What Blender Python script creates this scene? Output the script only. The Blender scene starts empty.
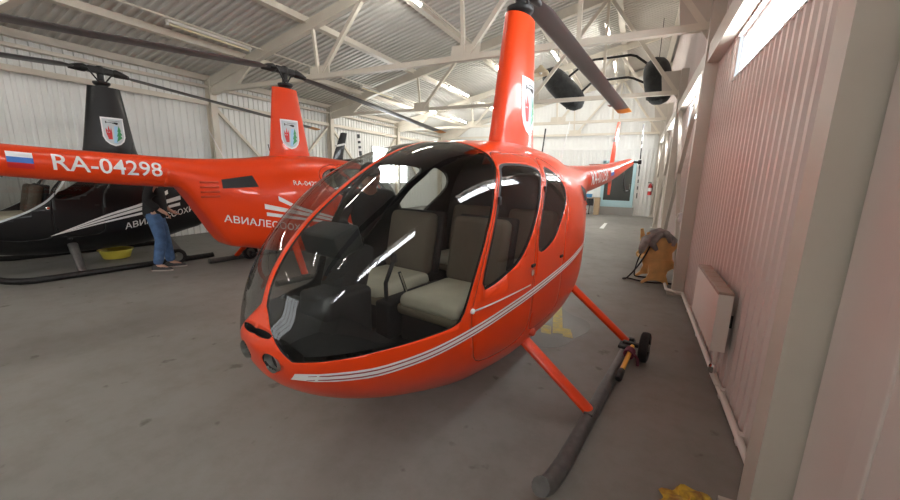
import bpy, bmesh, math, random
from mathutils import Vector, Matrix
random.seed(7)
PI = math.pi
SC = bpy.context.scene
COL = SC.collection

# ------------------------------------------------------------------ helpers
def tag(o, label=None, cat=None, group=None, kind=None):
    if label: o['label'] = label
    if cat: o['category'] = cat
    if group: o['group'] = group
    if kind: o['kind'] = kind
    return o

def empty(name, loc=(0, 0, 0), rz=0.0):
    o = bpy.data.objects.new(name, None)
    o.location = loc
    o.rotation_euler = (0, 0, rz)
    o.empty_display_size = 0.1
    COL.objects.link(o)
    return o

class MB:
    """collects polygons of one part"""
    def __init__(s):
        s.v = []; s.f = []
    def poly(s, pts):
        n = len(s.v); s.v += [tuple(p) for p in pts]; s.f.append(list(range(n, n + len(pts)))); return s
    def grid(s, rows, closed=False, cap=False):
        n = len(s.v); m = len(rows[0])
        for r in rows: s.v += [tuple(p) for p in r]
        for i in range(len(rows) - 1):
            for j in range(m if closed else m - 1):
                k = (j + 1) % m
                s.f.append([n + i*m + j, n + i*m + k, n + (i+1)*m + k, n + (i+1)*m + j])
        if cap:
            s.f.append([n + j for j in range(m)][::-1])
            s.f.append([n + (len(rows)-1)*m + j for j in range(m)])
        return s
    def box(s, c, size, rz=0.0, rot=None, bev=0.0):
        R = rot if rot is not None else Matrix.Rotation(rz, 3, 'Z')
        c = Vector(c); hx, hy, hz = [a/2 for a in size]
        if bev <= 0:
            P = [c + R @ Vector((x*hx, y*hy, z*hz)) for z in (-1, 1) for x, y in ((-1, -1), (1, -1), (1, 1), (-1, 1))]
            n = len(s.v); s.v += [tuple(p) for p in P]
            for f in ((3, 2, 1, 0), (4, 5, 6, 7), (0, 1, 5, 4), (1, 2, 6, 5), (2, 3, 7, 6), (3, 0, 4, 7)):
                s.f.append([n + i for i in f])
        else:
            b = min(bev, hx*.98, hy*.98, hz*.98)
            rows = []
            def ring(z, ins):
                out = []
                for (sx, sy) in ((1, 1), (-1, 1), (-1, -1), (1, -1)):
                    a0 = {(1, 1): 0, (-1, 1): PI/2, (-1, -1): PI, (1, -1): 1.5*PI}[(sx, sy)]
                    for k in range(4):
                        a = a0 + k*PI/6
                        out.append(c + R @ Vector((sx*(hx-b) + (b-ins)*math.cos(a), sy*(hy-b) + (b-ins)*math.sin(a), z)))
                return out
            for k in range(4):
                a = k*PI/6; rows.append(ring(-hz + b - b*math.cos(a), b*(1-math.sin(a)) if k < 3 else 0))
            for k in range(4):
                a = k*PI/6; rows.append(ring(hz - b + b*math.sin(a), b*(1-math.cos(a))))
            s.grid(rows, closed=True, cap=True)
        return s
    def beam(s, a, b, w, h, up=(0, 0, 1)):
        a = Vector(a); b = Vector(b); d = (b-a).normalized(); u = Vector(up)
        x = d.cross(u)
        if x.length < 1e-4: x = d.cross(Vector((1, 0, 0)))
        x.normalize(); u = x.cross(d).normalized()
        R = Matrix((d, x, u)).transposed()
        return s.box((a+b)/2, ((b-a).length, w, h), rot=R)
    def tube(s, pts, r, n=12, cap=True, closed=False):
        pts = [Vector(p) for p in pts]; rows = []; prev = None
        rr = r if isinstance(r, (list, tuple)) else [r]*len(pts)
        for i, p in enumerate(pts):
            t = (pts[min(i+1, len(pts)-1)] - pts[max(i-1, 0)])
            if t.length < 1e-9: t = Vector((0, 0, 1))
            t.normalize()
            if prev is None:
                a = Vector((0, 0, 1)) if abs(t.z) < .9 else Vector((1, 0, 0))
                x = t.cross(a).normalized()
            else:
                x = (prev - t*prev.dot(t)).normalized()
            prev = x; y = t.cross(x)
            rows.append([p + (x*math.cos(2*PI*k/n) + y*math.sin(2*PI*k/n))*rr[i] for k in range(n)])
        return s.grid(rows, closed=True, cap=cap)
    def lathe(s, prof, c=(0, 0, 0), axis='Z', n=24, cap=True):
        rows = []
        for (r, h) in prof:
            row = []
            for k in range(n):
                a = 2*PI*k/n; x, y = r*math.cos(a), r*math.sin(a)
                p = {'Z': (x, y, h), 'X': (h, x, y), 'Y': (y, h, x)}[axis]
                row.append((c[0]+p[0], c[1]+p[1], c[2]+p[2]))
            rows.append(row)
        return s.grid(rows, closed=True, cap=cap)
    def prism(s, outline, fn, d0, d1):
        """outline: 2-D points; fn(u, v, d) -> 3-D"""
        a = [fn(u, v, d0) for u, v in outline]; b = [fn(u, v, d1) for u, v in outline]
        n = len(s.v); m = len(a); s.v += [tuple(p) for p in a + b]
        s.f.append(list(range(n+m-1, n-1, -1))); s.f.append(list(range(n+m, n+2*m)))
        for i in range(m):
            j = (i+1) % m; s.f.append([n+i, n+j, n+m+j, n+m+i])
        return s
    def build(s, name, mat, parent=None, smooth=False, merge=0.0004, normals=True, angle=None, loc=None):
        me = bpy.data.meshes.new(name); bm = bmesh.new()
        vs = [bm.verts.new(p) for p in s.v]
        for f in s.f:
            try: bm.faces.new([vs[i] for i in f])
            except ValueError: pass
        if merge: bmesh.ops.remove_doubles(bm, verts=bm.verts, dist=merge)
        if normals: bmesh.ops.recalc_face_normals(bm, faces=bm.faces)
        if smooth:
            for f in bm.faces: f.smooth = True
            if angle:
                for e in bm.edges:
                    if len(e.link_faces) == 2 and e.calc_face_angle(0) > angle: e.smooth = False
        bm.to_mesh(me); bm.free()
        o = bpy.data.objects.new(name, me); COL.objects.link(o)
        if mat: me.materials.append(mat)
        if parent: o.parent = parent
        if loc: o.location = loc
        return o

def copy_tree(o, parent=None, remap=None):
    c = o.copy(); COL.objects.link(c)
    if parent: c.parent = parent
    if remap and c.type == 'MESH':
        for sl in c.material_slots:
            if sl.material and sl.material.name in remap:
                sl.link = 'OBJECT'; sl.material = M[remap[sl.material.name]]
    for ch in [x for x in ALL if x.parent == o]: copy_tree(ch, c, remap)
    return c
ALL = []

# ------------------------------------------------------------------ materials
M = {}
def mat(name, col, rough=.5, metal=0., coat=0., noise=0., nscale=8., bump=0., emit=None, estr=0., spec=None, col2=None):
    m = bpy.data.materials.new(name); m.use_nodes = True; nt = m.node_tree; b = nt.nodes['Principled BSDF']
    c = tuple(col) + (1,)
    b.inputs['Base Color'].default_value = c; b.inputs['Roughness'].default_value = rough; b.inputs['Metallic'].default_value = metal
    b.inputs['Coat Weight'].default_value = coat; b.inputs['Coat Roughness'].default_value = .04
    if spec is not None: b.inputs['Specular IOR Level'].default_value = spec
    if noise or bump:
        tc = nt.nodes.new('ShaderNodeTexCoord'); n = nt.nodes.new('ShaderNodeTexNoise')
        n.inputs['Scale'].default_value = nscale; n.inputs['Detail'].default_value = 5
        nt.links.new(tc.outputs['Object'], n.inputs['Vector'])
        if noise:
            r = nt.nodes.new('ShaderNodeValToRGB')
            k = col2 if col2 else tuple(x*(1-noise) for x in col)
            r.color_ramp.elements[0].color = tuple(k) + (1,); r.color_ramp.elements[1].color = c
            r.color_ramp.elements[0].position = .35; r.color_ramp.elements[1].position = .65
            nt.links.new(n.outputs['Fac'], r.inputs['Fac']); nt.links.new(r.outputs['Color'], b.inputs['Base Color'])
        if bump:
            bp = nt.nodes.new('ShaderNodeBump'); bp.inputs['Strength'].default_value = bump; bp.inputs['Distance'].default_value = .01
            nt.links.new(n.outputs['Fac'], bp.inputs['Height']); nt.links.new(bp.outputs['Normal'], b.inputs['Normal'])
    if emit:
        b.inputs['Emission Color'].default_value = tuple(emit) + (1,); b.inputs['Emission Strength'].default_value = estr
    M[name] = m; return m

def glass(name, tint, rough=.02, f0=.04, haze=0.):
    m = bpy.data.materials.new(name); m.use_nodes = True; nt = m.node_tree
    for n in list(nt.nodes): nt.nodes.remove(n)
    N = nt.nodes.new; K = nt.links.new
    o = N('ShaderNodeOutputMaterial'); mx = N('ShaderNodeMixShader'); lw = N('ShaderNodeLayerWeight'); lw.inputs[0].default_value = .5
    t = N('ShaderNodeBsdfTransparent'); g = N('ShaderNodeBsdfGlossy'); pw = N('ShaderNodeMath'); pw.operation = 'POWER'; pw.inputs[1].default_value = 5
    ma = N('ShaderNodeMath'); ma.operation = 'MULTIPLY_ADD'; ma.inputs[1].default_value = 1-f0; ma.inputs[2].default_value = f0
    K(lw.outputs['Facing'], pw.inputs[0]); K(pw.outputs[0], ma.inputs[0]); K(ma.outputs[0], mx.inputs[0])
    t.inputs['Color'].default_value = tuple(tint) + (1,); g.inputs['Roughness'].default_value = rough
    K(t.outputs[0], mx.inputs[1]); K(g.outputs[0], mx.inputs[2]); K(mx.outputs[0], o.inputs[0]); M[name] = m; return m

mat('orange_paint', (.76, .052, .004), .34, coat=.35, spec=.3)
mat('orange_dark', (.55, .05, .012), .5)
mat('black_paint', (.007, .007, .0075), .34, coat=.2, spec=.35)
mat('black_trim', (.010, .010, .010), .6)
mat('white_decal', (.82, .82, .80), .4)
mat('red_line', (.30, .02, .03), .4)
mat('flag_white', (.85, .85, .85), .4)
mat('flag_blue', (.03, .16, .55), .4)
mat('flag_red', (.60, .02, .02), .4)
mat('emblem_grey', (.55, .60, .62), .4)
mat('emblem_green', (.04, .30, .10), .4)
mat('emblem_blue', (.35, .60, .80), .4)
mat('rotor_metal', (.028, .027, .026), .45, metal=.3, noise=.5, nscale=30)
mat('blade_grey', (.115, .11, .108), .42)
mat('blade_tip', (.75, .26, .02), .45)
mat('skid_metal', (.115, .11, .105), .42, metal=.35, noise=.25, nscale=20)
mat('tyre', (.018, .018, .018), .8, noise=.4, nscale=40)
mat('hub_metal', (.20, .20, .18), .5, metal=.4)
mat('chrome', (.8, .8, .78), .12, metal=1.)
mat('interior_dark', (.010, .010, .011), .7, noise=.3, nscale=15)
mat('panel_grey', (.022, .024, .024), .55)
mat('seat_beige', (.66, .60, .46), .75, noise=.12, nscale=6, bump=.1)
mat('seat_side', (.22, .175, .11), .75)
mat('seat_beige_shaded', (.155, .122, .088), .8, noise=.12, nscale=6, bump=.1)  # seat beige with the dim cabin shade put into its colour
mat('belt_black', (.012, .012, .012), .7)
glass('canopy_glass', (.64, .66, .65), f0=.05)
glass('window_smoke', (.72, .73, .72), f0=.05)
glass('pane_glass', (.9, .92, .92))
mat('steel_beige', (.72, .665, .56), .5, noise=.08, nscale=3)
mat('steel_pink', (.58, .53, .46), .45, noise=.06, nscale=3)
mat('cladding_white', (.80, .80, .765), .42, noise=.05, nscale=1.2)
mat('cladding_right', (.64, .55, .51), .38, noise=.06, nscale=1.5)
mat('deck_metal', (.68, .66, .61), .42, metal=.1, noise=.07, nscale=1.5)
mat('pvc_white', (.8, .8, .8), .35)
mat('radiator_white', (.72, .68, .62), .4)
mat('radiator_top', (.34, .25, .20), .5)
mat('jeans', (.085, .17, .33), .9, noise=.3, nscale=14, bump=.3)
mat('jacket_black', (.012, .012, .013), .85, bump=.3, nscale=10)
mat('jacket_dark', (.022, .024, .028), .8, bump=.3, nscale=10)
mat('trousers_dark', (.02, .02, .024), .85)
mat('skin', (.55, .32, .23), .55)
mat('hair_dark', (.02, .015, .012), .8)
mat('shoe_dark', (.03, .026, .025), .6)
mat('shoe_sole', (.35, .31, .27), .7)
mat('basin_yellow', (.72, .60, .08), .45)
mat('rag_yellow', (.72, .50, .05), .8, noise=.55, nscale=16, bump=.4, col2=(.30, .16, .04))
mat('handle_yellow', (.80, .42, .05), .45)
mat('strap_maroon', (.16, .02, .05), .7)
mat('plywood', (.80, .46, .17), .55, noise=.25, nscale=7)
mat('cloth_grey', (.33, .29, .28), .9, noise=.45, nscale=9, bump=.4)
mat('door_frame_blue', (.42, .62, .66), .45)
mat('door_dark', (.05, .055, .05), .25)
mat('red_extinguisher', (.55, .03, .03), .35)
mat('desk_black', (.02, .02, .022), .6)
mat('desk_wood', (.42, .30, .18), .6)
mat('box_blue', (.05, .22, .42), .5)
mat('paper', (.8, .74, .72), .6)
mat('float_rubber', (.035, .037, .036), .75, noise=.5, nscale=8, bump=.5)
mat('tube_off', (.75, .68, .45), .4)
mat('tube_lit', (.9, .9, .9), .4, emit=(1, .97, .92), estr=48.)
mat('gate_fill_glow', (.8, .85, .9), .4, emit=(.95, .98, 1.0), estr=2.2)  # glow of the added gate, serves as fill light
mat('sky_side', (.8, .85, .9), .4, emit=(.95, .98, 1.0), estr=12.)
mat('sky_window', (.8, .85, .9), .4, emit=(.93, .97, 1.0), estr=15.)
mat('road_yellow', (.62, .50, .12), .7, noise=.5, nscale=18, col2=(.40, .36, .20))
mat('road_white', (.72, .72, .70), .7)
mat('wet_floor', (.115, .11, .10), .35)
mat('lamp_cream', (.72, .60, .42), .5)
mat('lamp_white', (.75, .73, .68), .5)
mat('concrete_kerb', (.30, .29, .27), .8)

def floor_material():
    m = bpy.data.materials.new('concrete_floor'); m.use_nodes = True; nt = m.node_tree; b = nt.nodes['Principled BSDF']
    tc = nt.nodes.new('ShaderNodeTexCoord')
    def noise(sc, det=6, rough=.6):
        n = nt.nodes.new('ShaderNodeTexNoise'); n.inputs['Scale'].default_value = sc; n.inputs['Detail'].default_value = det
        n.inputs['Roughness'].default_value = rough; nt.links.new(tc.outputs['Object'], n.inputs['Vector']); return n
    def ramp(src, stops):
        r = nt.nodes.new('ShaderNodeValToRGB'); cr = r.color_ramp
        while len(cr.elements) < len(stops): cr.elements.new(.5)
        for e, (p, c) in zip(cr.elements, stops): e.position = p; e.color = c if len(c) == 4 else tuple(c) + (1,)
        nt.links.new(src.outputs['Fac'], r.inputs['Fac']); return r
    a = ramp(noise(.55), [(.3, (.200, .189, .170)), (.7, (.262, .25, .228))])
    bq = ramp(noise(3.2, 8, .7), [(.30, (.80, .78, .75)), (.55, (1, 1, 1))])
    c = ramp(noise(5.5, 3, .5), [(.265, (.55, .52, .49)), (.33, (1, 1, 1))])
    def mul(x, y, f=1.):
        k = nt.nodes.new('ShaderNodeMix'); k.data_type = 'RGBA'; k.blend_type = 'MULTIPLY'; k.inputs[0].default_value = f
        nt.links.new(x, k.inputs[6]); nt.links.new(y, k.inputs[7]); return k.outputs[2]
    o = mul(mul(a.outputs[0], bq.outputs[0], .8), c.outputs[0], .9)
    nt.links.new(o, b.inputs['Base Color']); b.inputs['Roughness'].default_value = .62
    bp = nt.nodes.new('ShaderNodeBump'); bp.inputs['Strength'].default_value = .12; bp.inputs['Distance'].default_value = .004
    nt.links.new(noise(40).outputs['Fac'], bp.inputs['Height']); nt.links.new(bp.outputs[0], b.inputs['Normal'])
    M['concrete_floor'] = m
floor_material()

def struct(name, mb, m, parent=None, label=None, cat=None, **kw):
    o = mb.build(name, M[m], parent, **kw)
    if not parent: tag(o, label, cat, kind='structure')
    return o
# ------------------------------------------------------------------ the hall
XL, XR, YB, YF = -9.95, .765, -6.2, 18.5
COLS = [2.04 + 4.09*k for k in range(-2, 5)]
def roof_z(x): return 3.66 + .235*(x + 9.75)
struct('floor', MB().box(((XL+XR)/2, (YB+YF)/2, -.06), (XR-XL+.4, YF-YB+.4, .12)), 'concrete_floor', label='grey stained concrete hangar floor', cat='floor')

def ribs(y0, y1, pitch, depth, top=.30, edge=.10):
    out = []; y = y0
    while y < y1 - 1e-6:
        for f, d in ((0, 0), (1 - top - 2*edge, 0), (1 - top - edge, depth), (1 - edge, depth)):
            if y + f*pitch < y1: out.append((y + f*pitch, d))
        y += pitch
    out.append((y1, 0)); return out

def corr_wall(mb, x, sgn, y0, y1, z0, z1, pitch, depth, slope=None):
    pr = ribs(y0, y1, pitch, depth)
    mb.grid([[(x - sgn*d, y, z) for y, d in pr] for z in (z0, z1)])

w = MB(); corr_wall(w, XL, -1, YB, YF, 0, 3.9, .15, .022)
w.box((XL-.05, (YB+YF)/2, 1.95), (.06, YF-YB, 3.9))
struct('wall_left', w, 'cladding_white', label='white corrugated left wall of the hangar', cat='wall')
# right wall with the strip windows cut out
WZ0, WZ1 = 2.62, 3.03
w = MB()
WIN = [(-5.93, -3.25), (-1.84, .84), (2.25, 4.93), (6.34, 9.02), (10.43, 13.11), (14.52, 17.2)]
corr_wall(w, XR, 1, YB, YF, 0, WZ0, .128, .02)
corr_wall(w, XR, 1, YB, YF, WZ1, 6.4, .128, .02)
ye = YB
for a, b in WIN + [(YF, YF)]:
    if a > ye: corr_wall(w, XR, 1, ye, a, WZ0, WZ1, .128, .02)
    ye = b
for a, b in WIN:     # window reveals
    w.box((XR+.05, (a+b)/2, WZ0-.012), (.14, b-a, .024)); w.box((XR+.05, (a+b)/2, WZ1+.012), (.14, b-a, .024))
struct('wall_right', w, 'cladding_right', label='pinkish white corrugated right wall of the hangar', cat='wall')
for i, (a, b) in enumerate(WIN):
    t = empty('window_%d' % (i+1), (XR+.06, (a+b)/2, WZ0)); tag(t, 'high strip window in the right wall', 'window', kind='structure')
    L = b-a; f = MB(); H = WZ1-WZ0
    f.box((0, 0, .02), (.06, L, .04)); f.box((0, 0, H-.02), (.06, L, .04))
    for y in (-L/2+.02, 0, L/2-.02): f.box((0, y, H/2), (.055, .045, H))
    struct('window_frame', f, 'pvc_white', t)
    struct('pane', MB().box((.03, 0, H/2), (.012, L, H)), 'sky_window', t)
# far wall
w = MB(); pr = ribs(0, XR-XL, .16, .018)
w.grid([[(XL+u, YF-d, z) for u, d in pr] for z in (0, 2.9)]); w.grid([[(XL+u, YF-d*.3, z) for u, d in pr] for z in (2.9, 6.6)])
w.box(((XL+XR)/2, YF+.05, 3.3), (XR-XL+.3, .06, 6.6)); w.box(((XL+XR)/2, YF-.02, 2.9), (XR-XL, .06, .08))
struct('wall_far', w, 'cladding_white', label='white clad far end wall of the hangar', cat='wall')
w = MB(); w.box(((XL+XR)/2, YB-.05, 3.3), (XR-XL+.3, .1, 6.6))
struct('wall_back', w, 'cladding_white', label='white wall behind the viewer', cat='wall')
t = empty('fill_light_gate', (-7.6, YB+.05, 0)); tag(t, 'added gate with glowing panes behind the viewer, fill light for the hall', 'door', kind='structure')  # unseen gate added so its glowing panes brighten the left side
f = MB()
for k in range(5): f.box((-2+k, .02, 1.7), (.10, .08, 3.4))
for z in (.06, .9, 3.36): f.box((0, .02, z), (4.1, .08, .12))
struct('door_frame', f, 'steel_beige', t)
for k in range(4): struct('pane', MB().box((-1.5+k, .0, 2.12), (.9, .02, 2.4)), 'gate_fill_glow', t); struct('door_panel', MB().box((-1.5+k, .0, .48), (.9, .03, .76)), 'cladding_white', t)
t = empty('window_7', (XL+.03, 13.9, 1.2)); tag(t, 'window in the far part of the left wall seen through the bubble', 'window', kind='structure')
f = MB()
for z in (0, 1.5): f.box((.02, 0, z), (.07, 2.6, .06))
for y in (-1.3, 0, 1.3): f.box((.02, y, .75), (.07, .06, 1.5))
struct('window_frame', f, 'pvc_white', t)
struct('pane', MB().box((0, 0, .75), (.012, 2.6, 1.5)), 'sky_side', t)
o = MB().box((XR-.03, 1.30, 1.32), (.016, 1.08, 2.58)).box((XR-.036, 1.50, 1.32), (.02, .10, 2.58), bev=.009).box((XR-.036, 1.24, 1.32), (.02, .05, 2.58), bev=.009).build('wall_right_panel', M['cladding_right'])
tag(o, 'plain cover sheet on the right wall nearest the viewer', 'wall', kind='structure')
# ceiling: ribbed metal deck on a single slope
cl = MB(); pr = ribs(YB-.1, YF+.1, .155, .035, .34, .12)
cl.grid([[(x, y, roof_z(x) + .30 - d) for y, d in pr] for x in (XL-.1, XR+.15)])
cl.grid([[(x, y, roof_z(x) + .36) for y in (YB-.1, YF+.1)] for x in (XL-.1, XR+.15)])
struct('ceiling', cl, 'deck_metal', label='ribbed metal deck ceiling rising to the right', cat='ceiling')

# steel columns
for i, y in enumerate(COLS):
    for side, x0, x1 in (('left', XL+.03, -9.72), ('right', .60, XR)):
        m = MB(); xc = (x0+x1)/2
        if side == 'right':
            m.box((xc, y - .1, 2.0 if i != 2 else 2.0), (x1-x0, .15, 4.0))
            m.box((xc, y - .1, .012), (x1-x0+.12, .26, .024))
        else:
            m.box((x1-.006, y, 1.9), (.012, .16, 3.8)); m.box((xc, y, 1.9), (x1-x0, .012, 3.8)); m.box((x0+.006, y, 1.9), (.012, .16, 3.8))
            m.box((xc, y, .012), (x1-x0+.06, .24, .024))
        o = m.build('steel_column', M['steel_beige' if side == 'left' else 'steel_pink'])
        tag(o, 'beige steel column on the %s wall' % side, 'column', 'steel columns along the %s wall' % side, 'structure')
# roof trusses
for i, y in enumerate(COLS):
    t = empty('roof_truss', (0, y, 0)); tag(t, 'beige welded steel roof truss spanning the hangar', 'truss', 'roof trusses', 'structure')
    zc = 3.55; rz = lambda x: roof_z(x) + .07
    struct('bottom_chord', MB().beam((-9.75, 0, zc), (.6, 0, zc), .09, .07).beam((-9.75, .0, zc-.045), (.6, 0, zc-.045), .10, .02), 'steel_beige', t)
    struct('rafter', MB().beam((-9.9, 0, rz(-9.9)), (XR, 0, rz(XR)), .12, .20), 'steel_beige', t)
    nb = [-6.15, -2.85, .45]; nt_ = [-4.97, -1.05]
    for x in nb[:2]:
        struct('web_member', MB().beam((x, 0, zc), (x-.12, 0, rz(x)), .06, .06, (0, 1, 0)), 'steel_beige', t)
    struct('web_member', MB().beam((-1.0, 0, zc), (-1.05, 0, rz(-1.05)), .06, .06, (0, 1, 0)), 'steel_beige', t)
    for a, b in ((nb[0], nt_[0]), (nb[1], nt_[1])):
        struct('web_member', MB().beam((a+.05, 0, zc), (b, 0, rz(b)-.05), .075, .075, (0, 1, 0)), 'steel_beige', t)
    struct('web_member', MB().beam((nt_[1], 0, rz(nt_[1])), (.55, 0, zc), .075, .075, (0, 1, 0)), 'steel_beige', t)
    pl = lambda u, v, d: (u, d, v)
    for gx in nb[:2]:
        struct('gusset_plate', MB().prism([(gx-.25, zc-.02), (gx+.29, zc-.02), (gx+.29, zc+.20), (gx-.22, zc+.20)], pl, -.012, .012), 'steel_beige', t)
    struct('gusset_plate', MB().prism([(-9.78, zc-.12), (-9.5, zc-.1), (-8.75, zc+.04), (-8.2, zc+.42), (-9.78, zc+.24)], pl, -.03, .03), 'steel_beige', t)
    struct('gusset_plate', MB().prism([(.28, zc-.03), (.50, zc-.03), (.62, zc-.2), (.76, zc-.2), (.76, zc+.45), (.22, zc+.45)], pl, -.03, .03), 'steel_pink', t)
# purlins along the hall
for x in (-9.9, -8.45, -6.45, -4.55, -2.7, -.9, .55):
    o = MB().beam((x, YB, roof_z(x)+.21), (x, YF, roof_z(x)+.21), .10, .14).beam((x+.04, YB, roof_z(x)+.145), (x+.04, YF, roof_z(x)+.145), .12, .012).build('purlin', M['steel_beige'])
    tag(o, 'long beige purlin under the ceiling deck', 'purlin', 'purlins under the roof deck', 'structure')
# left wall girts and braces
for k in range(len(COLS)-1):
    y0, y1 = COLS[k], COLS[k+1]; x = XL+.10
    o = MB().beam((x, y0+.08, 3.24), (x, y1-.08, 3.24), .10, .10).beam((x, y0+.08, 3.62), (x, y1-.08, 3.62), .14, .06).build('wall_girt', M['steel_beige'])
    tag(o, 'beige girt along the top of the left wall', 'girt', 'girts on the left wall', 'structure')
    if k >= 3:
        for a, b in ((y0, 1), (y1, -1)):
            o = MB().beam((x, a+.12*b, 3.12), (x, a+1.95*b, 1.35), .07, .07).build('wall_brace', M['steel_beige'])
            tag(o, 'diagonal beige brace on the left wall', 'brace', 'braces on the left wall', 'structure')
# longitudinal beam above the right windows, with braces beyond the first column
for k in range(len(COLS)-1):
    y0, y1 = COLS[k], COLS[k+1]
    o = MB().box((.685, (y0+y1)/2-.1, 3.17), (.13, y1-y0-.16, .22)).build('wall_girt', M['steel_pink'])
    tag(o, 'beige box girt above the right hand windows', 'girt', 'girts on the right wall', 'structure')
    if k >= 3:
        for za, zb in ((3.3, .15), (.15, 3.3)):
            o = MB().beam((.655, y0+.05, za), (.655, y1-.25, zb), .06, .06).build('wall_brace', M['steel_pink'])
            tag(o, 'crossing beige brace on the right wall', 'brace', 'braces on the right wall', 'structure')
# door in the far wall
t = empty('door_1', (-.80, YF-.03, 0)); tag(t, 'dark glazed door with pale blue frame in far wall', 'door', kind='structure')
f = MB()
for x in (-.62, .62): f.box((x, -.02, 1.2), (.13, .10, 2.4))
f.box((0, -.02, 2.34), (1.36, .10, .12)); f.box((0, -.02, .50), (1.2, .09, .30))
struct('door_frame', f, 'door_frame_blue', t)
struct('pane', MB().box((0, -.0, 1.46), (1.12, .03, 1.66)), 'door_dark', t)
struct('door_sill', MB().box((0, -.06, .18), (1.5, .22, .36)), 'concrete_kerb', t)
struct('door_handle', MB().tube([(.50, -.07, 1.15), (.50, -.10, 1.18), (.50, -.10, 1.36), (.50, -.07, 1.39)], .012), 'chrome', t)

# heating pipe along the foot of the right wall
tr = MB().tube([(.72, 1.9, .06), (.72, 5.86, .06), (.60, 5.92, .06), (.53, 6.0, .06), (.53, 6.3, .06)], .022, 10)
for y in (2.6, 3.15, 4.4, 5.2): tr.box((.735, y, .05), (.05, .05, .075))
o = tr.build('heating_pipe', M['radiator_white'], smooth=True, angle=.8); tag(o, 'white heating pipe along the foot of the right wall', 'pipe')
# radiator
t = empty('wall_radiator', (.66, 3.66, 0)); tag(t, 'white panel radiator with brown top on the corrugated right wall', 'radiator')
m = MB().box((-.045, 0, .585), (.012, 1.02, .43)); m.box((.035, 0, .585), (.012, 1.0, .41))
m.box((-.005, -.505, .585), (.09, .012, .43)); m.box((-.005, .505, .585), (.09, .012, .43))
m.build('panel', M['radiator_white'], t)
for k in range(6): MB().box((-.004, -.42+.168*k, .806), (.098, .162, .03), bev=.006).build('top_grille', M['radiator_top'], t)
MB().tube([(.0, -.44, .38), (.0, -.44, .16), (.04, -.44, .08)], .014).build('valve_pipe', M['radiator_white'], t)
MB().lathe([(.02, -.03), (.026, -.02), (.026, .02), (.018, .04)], (.0, -.44, .20), 'Z', 12).build('valve', M['chrome'], t)
for y in (-.3, .3): MB().box((.07, y, .55), (.06, .04, .1)).build('bracket', M['panel_grey'], t)
# socket on the column
t = empty('power_socket', (.598, 6.03, 1.10)); tag(t, 'small white power socket on the beige column beyond the radiator', 'socket')
MB().box((-.02, -.05, 0), (.04, .08, .13), bev=.01).build('back_box', M['pvc_white'], t)
for z in (-.032, .032): MB().lathe([(.026, -.012), (.026, .0), (.02, .0), (.02, -.008)], (-.042, -.05, z), 'X', 16).build('outlet', M['lamp_white'], t)

# fluorescent battens
def batten(x, y, z, lit, label):
    t = empty('tube_light', (x, y, z)); tag(t, label, 'light', 'fluorescent battens under the roof')
    MB().box((0, 0, .03), (.10, 1.60, .05), bev=.012).build('housing', M['lamp_white'], t)
    MB().tube([(0, -.76, -.015), (0, .76, -.015)], .02, 12).build('tube', M['tube_lit' if lit else 'tube_off'], t, smooth=True, angle=.8)
    for s in (-1, 1): MB().box((0, s*.785, -.01), (.05, .03, .06), bev=.006).build('end_cap', M['lamp_white'], t)
rows = [(-7.7, -3., 1, ''), (-7.7, 1.0, 1, ''), (-7.7, 4.95, 0, 'unlit yellowish batten above the red tail boom'), (-7.7, 10.15, 0, 'unlit yellowish batten beyond the second roof truss'),
        (-4.30, 6.35, 1, 'lit white batten above the nearest helicopter canopy'), (-4.28, 2.6, 1, ''), (-4.28, -2., 1, ''), (-1.2, -3.5, 1, ''), (-4.28, 12.3, 1, ''), (-1.2, 12.3, 1, ''), (-7.7, 13.2, 1, ''), (-7.7, 16.2, 1, ''), (-4.28, 15.9, 1, ''), (-2.7, 12.2, 1, ''), (-2.7, 16.2, 1, ''), (-6.0, 12.6, 1, ''), (-6.0, 16.3, 1, ''), (-1.2, 15.9, 1, '')]
for x, y, lit, lb in rows:
    if not lb: lb = 'added lit batten brightening the far end of the hall' if y > 11 else ('added unseen batten under the roof behind the viewer, for fill light' if y < 4 else '')  # rows without a label are lamps added to brighten the hall
    batten(x, y, roof_z(x) - .02 if y != 6.35 else roof_z(x)+.02, lit, lb)
for x, y0, y1 in ((-7.7, -4, 14.8), (-4.28, -4, 15.1)):
    o = MB().tube([(x, y0, roof_z(x)+.075), (x, y1, roof_z(x)+.075)], .018, 8).build('conduit', M['steel_beige']); tag(o, 'thin conduit under the ceiling deck', 'conduit', 'conduits under the roof', 'structure')
def pchip(xs,ys):
    n=len(xs);h=[xs[i+1]-xs[i] for i in range(n-1)];dl=[(ys[i+1]-ys[i])/h[i] for i in range(n-1)]
    m=[0]*n
    for i in range(1,n-1):
        if dl[i-1]*dl[i]>0:
            w1=2*h[i]+h[i-1];w2=h[i]+2*h[i-1];m[i]=(w1+w2)/(w1/dl[i-1]+w2/dl[i])
    m[0]=dl[0];m[-1]=dl[-1]
    def f(x):
        if x<=xs[0]:return ys[0]
        if x>=xs[-1]:return ys[-1]
        i=0
        while x>xs[i+1]:i+=1
        t=(x-xs[i])/h[i];t2=t*t;t3=t2*t
        return (2*t3-3*t2+1)*ys[i]+(t3-2*t2+t)*h[i]*m[i]+(-2*t3+3*t2)*ys[i+1]+(t3-t2)*h[i]*m[i+1]
    return f
TOP=[(-2.43,.86),(-2.40,.95),(-2.374,1.0),(-2.345,1.09),(-2.30,1.18),(-2.144,1.36),(-1.98,1.487),(-1.8,1.602),(-1.59,1.707),(-1.43,1.766),(-1.25,1.807),(-.8,1.852),(-.38,1.875),(.3,1.85),(.8,1.79),(1.3,1.755),(1.85,1.745)]
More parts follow.
